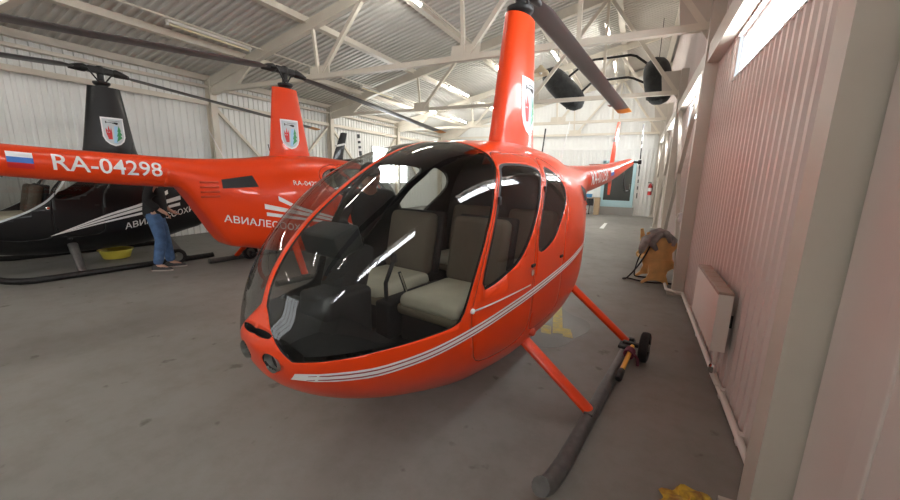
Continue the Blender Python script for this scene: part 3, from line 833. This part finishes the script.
    # cooling intake and louvres on the rear cowling
    for sd in (1, -1):
        q = []
        for k in range(10):
            l = lambda f: (.80+.45*f, 1.372-.02*f, .85+.40*f, 1.535-.062*f)
            a, b = l(k/10), l((k+1)/10)
            for g in range(3):
                e = lambda v, h: (v[0]+(v[2]-v[0])*h, v[1]+(v[3]-v[1])*h)
                q.append([e(a, g/3), e(b, g/3), e(b, (g+1)/3), e(a, (g+1)/3)])
        side_decal('intake_grille', q, IDN, sd, 'black_trim', root, .006)
        for k in range(4):
            z = 1.245+.065*k; m = MB()
            m.tube([(-s, sd*(Yof(s, z+.02*(1.3-s))+.0), z+.02*(1.3-s)) for s in (1.29, 1.36, 1.43, 1.50)], .016, 6)
            m.build('louvre', M['orange_dark'], root, smooth=True)
        # light fuselage stripe with red lines
        T = [(-2.366, .765), (-2.28, .770), (-2.151, .772), (-1.991, .785), (-1.772, .810), (-1.472, .848), (-1.013, .890), (-.445, .935), (.144, .985), (.9, 1.04)]
        Bt = [(-2.366, .727), (-2.27, .722), (-2.141, .720), (-1.981, .734), (-1.772, .759), (-1.472, .797), (-1.013, .839), (-.445, .886), (.144, .94), (.9, 1.0)]
        P.setdefault('stripe', []).append(side_decal('side_stripe', ribbon(T, Bt, 60), IDN, sd, 'white_decal', root, .004))
        mix = lambda f: [(a[0], a[1]+(b[1]-a[1])*f) for a, b in zip(T, Bt)]
        for f0, f1 in ((.20, .34), (.66, .80)):
            a, b = mix(f0), mix(f1); a[0] = (-2.335, a[1][1]-.003); b[0] = (-2.335, b[1][1]+.001)
            side_decal('stripe_line', ribbon(a, b, 60), IDN, sd, 'red_line', P['stripe'][-1], .0055)
    # antennas
    MB().tube([(-.98, .10, 1.74), (-1.20, .10, 2.22)], .006, 6).build('antenna', M['white_decal'], root)
    MB().tube([(-.20, .20, 1.80), (-.25, .20, 2.04)], .007, 6).build('antenna', M['black_trim'], root)
    return P
# ------------------------------------------------------------------ the three helicopters
def place(M2, deg, flip, label):
    t = math.radians(deg); d = (math.sin(t)*flip, math.cos(t)*flip)         # direction of the tail
    r = empty('helicopter', (M2[0], M2[1], 0), math.atan2(-d[1], -d[0]))
    return tag(r, label, 'helicopter', 'parked helicopters')
def descend(o): 
    out = []
    for c in COL.objects:
        p = c.parent
        while p is not None:
            if p == o: out.append(c); break
            p = p.parent
    return out
def world_to_local_angle(root, dx, dy): return math.atan2(dy, dx) - root.rotation_euler.z

REG, _w = text_polys('RA-04298', 1.0); REGW = _w
REG1, REG1W = text_polys('RA-07258', 1.0)
ORG, ORGW = text_polys('АВИАЛЕСООХРАНА', 1.0)
def boom_reg(parent, side, polys, w, s_start, s_end, cap, off=-.06):
    k = (s_end-s_start)/w; q = [[(u, v*cap/.72) for u, v in P] for P in polys]
    return boom_decal('registration', q, lambda u: s_start+u*k, off, side, 'white_decal', parent)
def flag(parent, side, s0, s1, h):
    for i, (m, nm) in enumerate((('flag_white', 'flag_white_band'), ('flag_blue', 'flag_blue_band'), ('flag_red', 'flag_red_band'))):
        a, b = h/2-h*i/3, h/2-h*(i+1)/3
        q = []
        for k in range(4):
            v0, v1 = b+(a-b)*k/4, b+(a-b)*(k+1)/4
            q.append([(s0, v0), (s1, v0), (s1, v1), (s0, v1)])
        boom_decal(nm, q, lambda u: u, 0.012, side, m, parent, .005)
def org_text(parent, side):
    k = 1.40/ORGW
    fn = (lambda u, v: (-.13+u*k, .622+.21*(-.13+u*k)+v*.14)) if side > 0 else (lambda u, v: (1.27-u*k, .622+.21*(1.27-u*k)+v*.14))
    side_decal('operator_lettering', ORG, fn, side, 'white_decal', parent)
def swoosh(parent, side):
    for a, b, s1 in ((1.235, 1.165, .56), (1.125, 1.05, .76), (1.0, .945, .74)):
        tip = (-1.0, .585)
        T = [(-1.0, .59), (-.35, .59+(a-.59)*.42), (.3, .59+(a-.59)*.77), (s1, a)]; B = [(-1.0, .585), (-.35, .585+(b-.585)*.42), (.3, .585+(b-.585)*.77), (s1, b)]
        side_decal('swoosh_stripe', ribbon(T, B, 30), IDN, side, 'white_decal', parent)

heli_near = place((-1.05, 3.366), 9.0, 1, 'orange helicopter nearest the viewer with large bubble windshield and white side stripe')
BL1 = math.radians(.8)
P1 = helicopter(heli_near, PI + BL1, 3.20, .062, .60)
b = [o for o in descend(heli_near) if o.name.startswith('tail_boom')][0]
boom_reg(b, 1, REG1, REG1W, 2.0, 2.95, .19); boom_reg(b, -1, [[(REG1W-u, v) for u, v in P] for P in REG1], REG1W, 2.0, 2.95, .19); flag(b, 1, 3.15, 3.4, .16); flag(b, -1, 3.15, 3.4, .16)
T_ = [(-1.63, .925), (-1.0, .931)]; B_ = [(-1.63, .915), (-1.0, .922)]
side_decal('door_stripe', ribbon(T_, B_, 12), IDN, 1, 'white_decal', P1['shell'], .006)
MB().lathe([(0, -.01), (.014, -.006), (.014, .006), (0, .012)], (1.625, Yof(-1.625, .92)+.004, .92), 'Y', 12).build('static_port', M['white_decal'], heli_near)

heli_red = place((-5.31, 4.55), 9.0, -1, 'orange helicopter behind the nearest one, seen from its tail, boom lettered RA-04298')
P2 = helicopter(heli_red, 0, 3.20, .085)
def set_rotor(root, rot):
    for o in descend(root):
        if o.name.split('.')[0] in ('rotor_hub', 'main_rotor_blade'): o.rotation_euler.z = rot
b = [o for o in descend(heli_red) if o.name.startswith('tail_boom')][0]
boom_reg(b, -1, REG, REGW, 2.835, 1.88, .18); flag(b, -1, 3.15, 2.97, .17); boom_reg(b, 1, REG, REGW, 1.83, 2.87, .185); flag(b, 1, 3.05, 3.27, .17)
for sd in (1, -1): org_text(P2['shell'], sd); swoosh(P2['shell'], sd)
kq = .45/REGW
side_decal('small_registration', REG, lambda u, v: (.30-u*kq, 1.40-.05*u*kq+v*.10), -1, 'white_decal', P2['shell'])

heli_black = place((-8.2, 3.3), 8.5, 1, 'black helicopter behind the red tail boom with white swoosh stripes')
P3 = helicopter(heli_black, 0, 3.18, .07, .95, DEEP)
for o in descend(heli_black):
    for i, m in enumerate(o.data.materials):
        if m.name in ('orange_paint', 'orange_dark'): o.data.materials[i] = M['black_paint']
        if o.name.startswith('window_seal') and o.parent.name.startswith('front_door'): o.data.materials[i] = M['emblem_grey']
        if o.name.split('.')[0] in ('front_strut', 'rear_strut'): o.data.materials[i] = M['skid_metal']
        if o.name.startswith('skid'): o.data.materials[i] = M['rotor_metal']
    if o.name.split('.')[0] in ('side_stripe', 'stripe_line'): bpy.data.objects.remove(o)
for o in descend(heli_red):
    if o.name.split('.')[0] in ('side_stripe', 'stripe_line'): bpy.data.objects.remove(o)
for sd in (1, -1): org_text(P3['shell'], sd); swoosh(P3['shell'], sd)
b = [o for o in descend(heli_black) if o.name.startswith('tail_boom')][0]
boom_reg(b, 1, REG1, REG1W, 2.0, 2.95, .19); flag(b, 1, 3.15, 3.4, .16)
set_rotor(heli_red, world_to_local_angle(heli_red, .06, 1.0)); set_rotor(heli_black, world_to_local_angle(heli_black, -.05, 1.0))

def to_world(root, x, y, z=0):
    a = root.rotation_euler.z; return Vector((root.location.x+x*math.cos(a)-y*math.sin(a), root.location.y+x*math.sin(a)+y*math.cos(a), z))

# ground handling wheels clamped to the skids
def dolly(root, x, y, label, handle=True):
    t = empty('ground_handling_wheel', to_world(root, x, y, 0), root.rotation_euler.z); tag(t, label, 'wheel', 'ground handling wheels')
    c = (0, .085, .135)
    MB().lathe([(.075, -.032), (.11, -.038), (.13, -.03), (.135, -.012), (.135, .012), (.13, .03), (.11, .038), (.075, .032)], c, 'Y', 28, cap=False).build('tyre', M['tyre'], t, smooth=True, angle=.9)
    MB().lathe([(0, -.03), (.03, -.03), (.035, -.02), (.078, -.024), (.078, .024), (.035, .02), (.03, .045), (0, .045)], c, 'Y', 20).build('wheel_hub', M['hub_metal'], t, smooth=True, angle=.7)
    MB().box((0, -.01, .135), (.05, .17, .035), bev=.008).box((.02, -.07, .115), (.13, .10, .03), bev=.008).box((-.05, -.03, .12), (.04, .04, .10), bev=.006).build('axle_bracket', M['rotor_metal'], t, smooth=True, angle=.6)
    if handle:
        h = MB().tube([(.05, -.005, .135), (.52, .0, .115)], .019, 12).build('handle', M['handle_yellow'], t, smooth=True, angle=.8)
        MB().tube([(.52, .0, .115), (.53, .0, .115), (.66, .004, .108), (.67, .004, .107)], [.018, .026, .026, .018], 12).build('grip', M['black_trim'], h, smooth=True, angle=.8)
        m = MB()
        for k in range(5): m.tube([(.15+.018*k+.005*math.cos(a*1.), -.005+.036*math.cos(a), .128+.036*math.sin(a)) for a in [2*PI*j/12 for j in range(13)]], .010, 6)
        m.tube([(.17, .03, .12), (.15, .06, .07), (.19, .07, .03)], .012, 6)
        m.build('strap', M['strap_maroon'], t, smooth=True)
dolly(heli_near, -.36, 1.135, 'black wheel with yellow handle clamped to the nearest orange helicopter skid')
dolly(heli_black, -.36, 1.135, 'black wheel clamped to the skid of the black helicopter', False)
dolly(heli_red, -.34, .85, 'black wheel clamped to the skid of the orange helicopter lettered RA-04298', False)

# ------------------------------------------------------------------ loose things
t = MB().lathe([(0, 0), (.18, 0), (.19, .01), (.235, .145), (.255, .15), (.255, .16), (.225, .155), (.18, .015), (0, .015)], (-8.36, 3.2, 0), 'Z', 40, cap=False).build('basin', M['basin_yellow'], smooth=True, angle=.9)
tag(t, 'yellow plastic basin on the floor under the black helicopter', 'basin')

def crumple(name, loc, sx, sy, sz, mname, seed, rz=0., nu=40, nv=26):
    rnd = random.Random(seed); ph = [rnd.uniform(0, 6) for _ in range(8)]; rows = []
    for i in range(nv+1):
        v = PI*i/nv; r = []
        for j in range(nu):
            u = 2*PI*j/nu
            k = 1+.22*math.sin(3*u+ph[0])*math.sin(2*v+ph[1])+.14*math.sin(7*u+ph[2]+2*v)+.10*math.sin(11*v+5*u+ph[3])
            x, y, z = math.sin(v)*math.cos(u)*k*sx, math.sin(v)*math.sin(u)*k*sy, math.cos(v)*k*sz
            r.append((x, y, max(z+sz*.75, .002)))
        rows.append(r)
    o = MB().grid(rows, closed=True, cap=True).build(name, M[mname], smooth=True)
    o.location = loc; o.rotation_euler.z = rz; return o
o = crumple('work_rag', (.40, 1.93, 0), .125, .10, .03, 'rag_yellow', 3, .5); tag(o, 'crumpled yellow brown rag on the floor beside the near wall column', 'rag')

# plywood stand with draped cloth and strap
t = empty('plywood_stand', (.40, 6.42, 0), math.radians(12)); tag(t, 'notched plywood stand on the floor beside the second wall column', 'stand')
OUT = [(-.20, 0), (-.10, .06), (.0, .07), (.09, .05), (.19, -.0), (.205, .02), (.155, .17), (.17, .24), (.26, .30), (.27, .36), (.215, .45), (.20, .55), (.27, .66), (.26, .72), (.15, .72), (.10, .80), (.02, .79), (-.04, .72), (-.13, .76), (-.17, .88), (-.21, .87), (-.20, .70), (-.17, .55), (-.24, .44), (-.23, .38), (-.13, .33), (-.10, .22), (-.14, .10), (-.215, .03)]
SCL = .93; OUT = [(u*SCL, v*SCL) for u, v in OUT]
MB().prism(OUT, lambda u, v, d: (u, d, v), -.012, .012).build('front_panel', M['plywood'], t)
MB().prism([(u*.96, v) for u, v in OUT], lambda u, v, d: (u, d, v), .42, .444).build('back_panel', M['plywood'], t)
MB().box((0, .21, .385), (.40, .46, .024)).build('shelf', M['plywood'], t)
MB().box((.0, .21, .60), (.024, .40, .24)).box((-.0, .21, .22), (.024, .40, .26)).build('spine_board', M['plywood'], t)
rnd = random.Random(5)
m = MB()
def lobe(pts, r): m.tube(pts, r, 10)
lobe([(.16, -.02, .73), (.10, .05, .85), (0, .08, .88), (-.12, .05, .84), (-.22, -.02, .72), (-.28, -.06, .60), (-.30, -.07, .52)], [.03, .07, .08, .08, .075, .06, .025])
lobe([(.02, .0, .86), (-.08, -.05, .80), (-.13, -.06, .70), (-.05, -.07, .60)], [.04, .06, .065, .03])
lobe([(.05, .12, .86), (.15, .10, .82), (.22, .02, .76), (.20, -.03, .68)], [.04, .06, .055, .025])
lobe([(-.10, .12, .84), (-.22, .10, .74), (-.27, .08, .6)], [.05, .06, .03])
o = m.build('cloth_bundle', M['cloth_grey'], smooth=True); o.scale = (.9, .9, .92); o.location = t.location; o.rotation_euler = t.rotation_euler
tag(o, 'grey cloth bundle draped over the top of the plywood stand', 'cloth')
m = MB(); path = [(-.14, -.05, .68), (-.20, -.03, .50), (-.30, .02, .26), (-.42, .10, .05), (-.46, .2, .012), (-.36, .24, .010), (-.16, .08, .010), (.0, .06, .01), (.16, .1, .01), (.30, .06, .012)]
def smooth_path(P, n=6):
    out = []
    for i in range(len(P)-1):
        a, b, c, d = P[max(i-1, 0)], P[i], P[i+1], P[min(i+2, len(P)-1)]
        for k in range(n):
            t_ = k/n; t2 = t_*t_; t3 = t2*t_
            out.append(tuple(.5*(2*b[j]+(c[j]-a[j])*t_+(2*a[j]-5*b[j]+4*c[j]-d[j])*t2+(3*b[j]-a[j]-3*c[j]+d[j])*t3) for j in range(3)))
    return out+[P[-1]]
sp = [(x, y, max(z, .012)) for x, y, z in smooth_path(path)]
m.tube(sp, .013, 8)
sp = [(x, y, max(z, .012)) for x, y, z in smooth_path([(-.16, .1, .66), (-.24, .2, .40), (-.25, .35, .08), (-.16, .42, .012), (-.02, .40, .012)])]
m.tube(sp, .011, 8)
o = m.build('strap', M['belt_black'], smooth=True); o.scale = (.92, .92, .93); o.location = t.location; o.rotation_euler = t.rotation_euler
o.name = 'harness_strap'; tag(o, 'black strap looping from the plywood stand onto the floor', 'strap')

# desk and boxes at the far wall
t = empty('desk', (-2.05, 18.1, 0)); tag(t, 'small black fronted desk against the far wall', 'desk')
MB().box((0, 0, .74), (1.25, .55, .03), bev=.006).build('desktop', M['desk_wood'], t)
MB().box((-.12, -.22, .56), (.95, .02, .32)).build('front_panel', M['desk_black'], t)
for x in (-.58, .2): MB().box((x, -.22, .36), (.04, .04, .72)).build('leg', M['rotor_metal'], t)
MB().box((.50, 0, .36), (.22, .50, .72), bev=.01).build('pedestal', M['desk_wood'], t)
for x, w, lb in ((-.50, .26, 'blue box on the far desk, nearer the wall corner'), (.10, .30, 'blue box on the far desk beside the glazed door')):
    m = MB().box((-2.05+x, 18.08, .755+.07), (w, .26, .14), bev=.01); m.box((-2.05+x, 18.08, .755+.145), (w+.012, .27, .02), bev=.004)
    tag(m.build('storage_box', M['box_blue']), lb, 'box')
t = empty('fire_extinguisher', (.50, 18.30, .95)); tag(t, 'red fire extinguisher hanging by the far right corner', 'extinguisher')
MB().lathe([(0, 0), (.075, 0), (.08, .02), (.08, .38), (.06, .44), (.03, .46), (.03, .50), (0, .50)], n=20).build('cylinder', M['red_extinguisher'], t, smooth=True, angle=.9)
MB().box((-.03, 0, .53), (.14, .03, .03), bev=.006).tube([(.02, -.02, .50), (.09, -.06, .44), (.085, -.06, .15)], .012, 8).build('hose', M['black_trim'], t)
MB().lathe([(.0805, .16), (.081, .161), (.081, .30), (.0805, .301)], n=20, cap=False).build('label', M['white_decal'], t, smooth=True)

# landing gear with floats stored up on the trusses
t = empty('float_landing_gear', (-1.0, 11.5, 3.6)); tag(t, 'stored pair of dark floats joined by two bent tubes, up in the roof trusses', 'landing gear')
def capsule(a, b, r, flat=.62):
    a = Vector(a); b = Vector(b); d = (b-a); L = d.length; d.normalize(); g = Vector((0, 1, .3)); g = (g-d*g.dot(d)).normalized(); f = d.cross(g); rows = []
    for i in range(17):
        u = i/16; k = (1-abs(2*u-1)**3.2)**.45 if 0 < i < 16 else .12
        rows.append([a+d*L*u+(f*math.cos(2*PI*j/18)*flat+g*math.sin(2*PI*j/18))*r*k for j in range(18)])
    return MB().grid(rows, closed=True, cap=True)
FL = [((-1.66, -.35, .95), (-.66, .15, -.02)), ((1.06, -.35, .98), (1.30, .15, -.05))]
for a, b in FL:
    f = capsule(a, b, .40, .80).build('float', M['float_rubber'], t, smooth=True)
    A, Bv = Vector(a), Vector(b); m = MB()
    for k in (.3, .55, .8):
        p = A.lerp(Bv, k); d = (Bv-A).normalized(); g = Vector((0, 1, .3)); g = (g-d*g.dot(d)).normalized(); h = d.cross(g)
        m.tube([p+(h*math.cos(2*PI*j/20)*.30+g*math.sin(2*PI*j/20)*.385) for j in range(21)], .014, 6)
    m.build('float_strap', M['black_trim'], f)
MB().tube([(-1.20, -.2, .62), (-.62, -.2, 1.06), (-.40, -.2, 1.12), (.48, -.2, 1.14), (.62, -.2, 1.10), (1.12, -.2, .72)], .03, 10).build('cross_tube', M['black_trim'], t, smooth=True)
MB().tube([(-.86, .12, .26), (-.45, .12, .62), (-.30, .12, .66), (.46, .12, .68), (.60, .12, .64), (1.18, .12, .36)], .03, 10).build('cross_tube', M['black_trim'], t, smooth=True)
for x in (-1.35, 1.15): MB().tube([(x, -.2, .7), (x, -.2, 1.6+(.3 if x > 0 else -.05))], .008, 6).build('hanger_rod', M['rotor_metal'], t)

t = empty('dome_lamp', (-2.68, 10.75, 4.40)); tag(t, 'pale dome lamp beside the stored floats in the roof', 'lamp')
MB().lathe([(0, .17), (.05, .17), (.07, .12), (.20, .02), (.24, -.06), (.23, -.06), (.19, .01), (.06, .10), (0, .11)], n=28, cap=False).build('shade', M['lamp_cream'], t, smooth=True, angle=.9)
MB().tube([(0, 0, .16), (0, 0, .95)], .012, 8).build('stem', M['lamp_white'], t)
MB().lathe([(0, -.06), (.03, -.05), (.045, -.01), (.03, .05), (.02, .10), (0, .10)], n=16).build('bulb', M['pvc_white'], t, smooth=True)

# floor markings
def flat(name, polys, mname, z, label, cat):
    m = MB()
    for P in polys: m.prism(P, lambda u, v, d: (u, v, d), .0005, z)
    return tag(m.build(name, M[mname]), label, cat, kind='structure')
flat('floor_marking', [[(-.82, 4.75), (-.72, 4.78), (-.53, 3.78), (-.63, 3.75)], [(-.80, 3.92), (-.74, 3.70), (-.64, 3.705), (-.68, 3.925)], [(-.56, 3.93), (-.52, 3.715), (-.42, 3.72), (-.48, 3.94)]], 'road_yellow', .004, 'worn yellow floor marking beside the near helicopter', 'marking')
flat('floor_marking', [[(-.97, 13.0), (-.84, 13.0), (-.84, 14.7), (-.94, 14.7)]], 'road_white', .003, 'white dash painted on the floor far down the hall', 'marking')
wet = []
for i in range(40):
    a = 2*PI*i/40; k = 1+.10*math.sin(3*a+1)+.07*math.sin(5*a)
    wet.append((-.70+.36*k*math.cos(a)*1.0, 3.95+.62*k*math.sin(a)))
flat('wet_patch', [wet], 'wet_floor', .002, 'dark wet patch on the floor beside the near helicopter', 'puddle')

# ------------------------------------------------------------------ people
def skin_mesh(name, chains, mname, parent, sub=2):
    """chains: list of [(x, y, z, r), ...]; a chain starts at an existing joint when its first point repeats one"""
    V = []; R = []; E = []; idx = {}
    for ch in chains:
        prev = None
        for x, y, z, r in ch:
            k = (round(x, 4), round(y, 4), round(z, 4))
            if k not in idx: idx[k] = len(V); V.append((x, y, z)); R.append(r)
            i = idx[k]
            if prev is not None and prev != i: E.append((prev, i))
            prev = i
    me = bpy.data.meshes.new(name); me.from_pydata(V, E, []); o = bpy.data.objects.new(name, me); COL.objects.link(o)
    md = o.modifiers.new('skin', 'SKIN'); md.use_smooth_shade = True
    for i, r in enumerate(R):
        rr = r if isinstance(r, tuple) else (r, r)
        me.skin_vertices[0].data[i].radius = rr; me.skin_vertices[0].data[i].use_root = (i == 0)
    s = o.modifiers.new('sub', 'SUBSURF'); s.levels = sub; s.render_levels = sub
    me.materials.append(M[mname]); o.parent = parent
    return o
def hand(w, d, side, up=(0, 0, 1)):
    """palm and five bent fingers from wrist w along direction d"""
    w = Vector(w); d = Vector(d).normalized(); s = d.cross(Vector(up)).normalized()*side; n = d.cross(s)
    P = lambda a, b, c, r: tuple(w+d*a+s*b+n*c)+(r,)
    wr = tuple(w)+(.026,); palm = P(.055, 0, .0, .030); ch = [[wr, palm]]
    for k, L in enumerate((.075, .085, .08, .062)):
        b = -.028+.019*k
        ch.append([palm, P(.095, b, 0, .0095), P(.095+L*.5, b, -.012, .0085), P(.095+L*.8, b, -.036, .0075)])
    ch.append([P(.055, 0, .0, .030), P(.06, -.04, -.008, .011), P(.095, -.058, -.02, .009)])
    return ch
def person(loc, rz, label, lean, head, legs, arms, jm, tm, hat):
    """joint positions in metres, x forward, y left"""
    t = empty('person', loc, rz); tag(t, label, 'person')
    hip = (0, 0, .93, .105); wst = (lean*.25, 0, 1.08, .115); chest = (lean*.65, 0, 1.28, (.15, .12)); nk = (lean, 0, 1.45, .06)
    hx, hz = head; hd0 = (lean+hx*.6, 0, 1.50+hz*.3, .062); hd1 = (lean+hx, 0, 1.56+hz, .095); hd2 = (lean+hx-.01, 0, 1.66+hz, .085)
    body = [[hip, wst, chest, nk, hd0, hd1, hd2], [hd1, (lean+hx+.10, 0, 1.55+hz, .022)], [hd1, (lean+hx-.01, .085, 1.56+hz, .02)], [hd1, (lean+hx-.01, -.085, 1.56+hz, .02)]]
    jk = [[(0, 0, .80, (.18, .165)), (0, 0, .96, (.175, .16)), (wst[0], 0, 1.08, .165), (chest[0], 0, 1.28, (.19, .155)), (nk[0]-.01, 0, 1.44, .085)]]
    tr = [[(0, 0, 1.0, (.15, .13)), (0, 0, .90, (.155, .135))]]
    sh = []
    for sd, (hp, kn, an, toe) in zip((1, -1), legs):
        body.append([hip, hp+(.085,), kn+(.055,), an+(.04,), (toe[0], toe[1], toe[2], .03)])
        tr.append([(0, 0, .90, (.155, .135)), (hp[0], hp[1]*1.0, .80, .095), (hp[0]*.5+kn[0]*.5, hp[1]*.5+kn[1]*.5, hp[2]*.5+kn[2]*.5, .10), kn+(.082,), (kn[0]*.5+an[0]*.5, kn[1]*.5+an[1]*.5, kn[2]*.5+an[2]*.5, .078), (an[0], an[1], an[2]+.0, .07)])
        sh.append((an, toe))
    for sd, (el, wr, dirn) in zip((1, -1), arms):
        so = (chest[0]+.02, .19*sd, 1.37)
        body.append([chest, so+(.055,), el+(.042,), wr+(.026,)]); body += [[wr+(.026,)] + c[1:] if c[0][:3] == wr else c for c in hand(wr, dirn, sd)]
        jk.append([(chest[0], 0, 1.28, (.19, .155)), so+(.085,), (so[0]*.5+el[0]*.5, so[1]*.5+el[1]*.5, so[2]*.5+el[2]*.5, .075), el+(.066,), (wr[0]*.9+el[0]*.1, wr[1]*.9+el[1]*.1, wr[2]*.9+el[2]*.1, .05)])
    skin_mesh('body', body, 'skin', t); skin_mesh('jacket', jk, jm, t); skin_mesh('trousers', tr, tm, t)
    for an, toe in sh:
        a = Vector((an[0], an[1], 0)); d = Vector((toe[0]-an[0], toe[1]-an[1], 0)).normalized(); s = Vector((-d.y, d.x, 0)); rows = []
        for u, wd, h in ((-.085, .02, .06), (-.075, .038, .085), (-.02, .042, .095), (.05, .045, .075), (.12, .05, .055), (.18, .04, .045), (.205, .012, .03)):
            z0 = max(an[2]-.085, 0); c = a+d*u
            rows.append([c+s*wd+Vector((0, 0, z0)), c+s*wd*1.02+Vector((0, 0, z0+h*.55)), c+s*wd*.55+Vector((0, 0, z0+h)), c-s*wd*.55+Vector((0, 0, z0+h)), c-s*wd*1.02+Vector((0, 0, z0+h*.55)), c-s*wd+Vector((0, 0, z0))])
        so_ = MB().grid(rows, closed=True, cap=True).build('shoe', M['shoe_dark'], t, smooth=True, angle=1.0)
        rows = []
        for u, wd in ((-.09, .02), (-.078, .041), (.0, .046), (.12, .053), (.185, .043), (.212, .012)):
            c = a+d*u; rows.append([c+s*wd+Vector((0, 0, z0-.001)), c+s*wd+Vector((0, 0, z0+.02)), c-s*wd+Vector((0, 0, z0+.02)), c-s*wd+Vector((0, 0, z0-.001))])
        MB().grid(rows, closed=True, cap=True).build('sole', M['shoe_sole'], so_)
    c = Vector((hd1[0], 0, hd1[2])); rows = []
    for i in range(9):
        v = PI*.5*i/8; rr = .104*math.cos(v)
        rows.append([(c.x-.012+rr*math.cos(a)*1.06, rr*math.sin(a)*.93, c.z+.035+.105*math.sin(v)) for a in [2*PI*j/24 for j in range(24)]])
    cap = MB().grid(rows, closed=True, cap=True).build('cap' if hat else 'hair', M['jacket_black' if hat else 'hair_dark'], t, smooth=True)
    if hat:
        m = MB(); m.prism([(.08, -.075), (.15, -.06), (.175, 0), (.15, .06), (.08, .075)], lambda u, v, d: (c.x+u, v, c.z+.04-(u-.08)*.25+d), 0, .008); m.build('peak', M['jacket_black'], cap)
    else:
        MB().lathe([(0, -.02), (.05, -.02), (.085, .02), (.095, .08), (.08, .12), (0, .13)], (c.x-.035, 0, c.z-.05), 'Z', 20).build('hair_back', M['hair_dark'], cap, smooth=True)
    for sd in (1, -1):
        MB().lathe([(0, -.008), (.008, -.006), (.011, 0), (.008, .006), (0, .008)], (c.x+.088, sd*.033, c.z+.012), 'X', 10).build('eye', M['flag_white'], t, smooth=True)
    MB().tube([(c.x+.083, -.024, c.z-.05), (c.x+.092, 0, c.z-.052), (c.x+.083, .024, c.z-.05)], .007, 6).build('mouth', M['strap_maroon'], t, smooth=True)
    return t
person((-6.80, 3.17, 0), math.atan2(.91, .41)-.25, 'person in blue jeans and dark jacket standing behind the red tail boom', .06, (.05, -.02),
       [((.0, .09, .90), (.06, .10, .50), (.10, .11, .085), (.24, .12, .03)), ((.0, -.09, .90), (.05, -.10, .50), (-.03, -.11, .085), (.11, -.14, .03))],
       [((-.02, .25, 1.12), (.14, .20, .95), (.7, -.2, -.6)), ((-.04, -.25, 1.12), (.13, -.22, .97), (.7, .2, -.6))], 'jacket_black', 'jeans', False)
p2 = to_world(heli_near, .61, -1.24)
person((p2.x, p2.y, 0), heli_near.rotation_euler.z + math.radians(50), 'person in dark cap and jacket bending beside the nearest orange helicopter, seen through its windshield', .24, (.10, .0),
       [((.0, .09, .90), (.04, .10, .50), (.0, .11, .085), (.15, .12, .03)), ((.0, -.09, .90), (.05, -.10, .50), (.02, -.11, .085), (.17, -.13, .03))],
       [((.22, .28, 1.16), (.40, .20, 1.08), (.8, -.3, -.2)), ((.20, -.28, 1.16), (.38, -.20, 1.08), (.8, .3, -.2))], 'jacket_dark', 'trousers_dark', True)

# ------------------------------------------------------------------ light and camera
w = bpy.data.worlds.new('overcast'); SC.world = w; w.use_nodes = True
w.node_tree.nodes['Background'].inputs[0].default_value = (.85, .92, 1, 1); w.node_tree.nodes['Background'].inputs[1].default_value = .6
f, pitch, roll, yaw = 370., .199, -.022, .459
F0 = Vector((-math.sin(yaw), math.cos(yaw), 0)); R0 = Vector((math.cos(yaw), math.sin(yaw), 0)); Z = Vector((0, 0, 1))
Fw = F0*math.cos(pitch)-Z*math.sin(pitch); Uw = F0*math.sin(pitch)+Z*math.cos(pitch)
Rr = R0*math.cos(roll)-Uw*math.sin(roll); Ur = R0*math.sin(roll)+Uw*math.cos(roll)
cam = bpy.data.cameras.new('camera'); co = bpy.data.objects.new('camera', cam); COL.objects.link(co)
cam.sensor_width = 36; cam.lens = f/900*36; cam.clip_start = .05
co.matrix_world = Matrix(((Rr.x, Ur.x, -Fw.x, 0), (Rr.y, Ur.y, -Fw.y, 0), (Rr.z, Ur.z, -Fw.z, 1.6), (0, 0, 0, 1)))
SC.camera = co
SC.view_settings.view_transform = 'Standard'; SC.view_settings.look = 'None'; SC.view_settings.gamma = 1; SC.view_settings.use_curve_mapping = False
SC.view_settings.exposure = 0.9
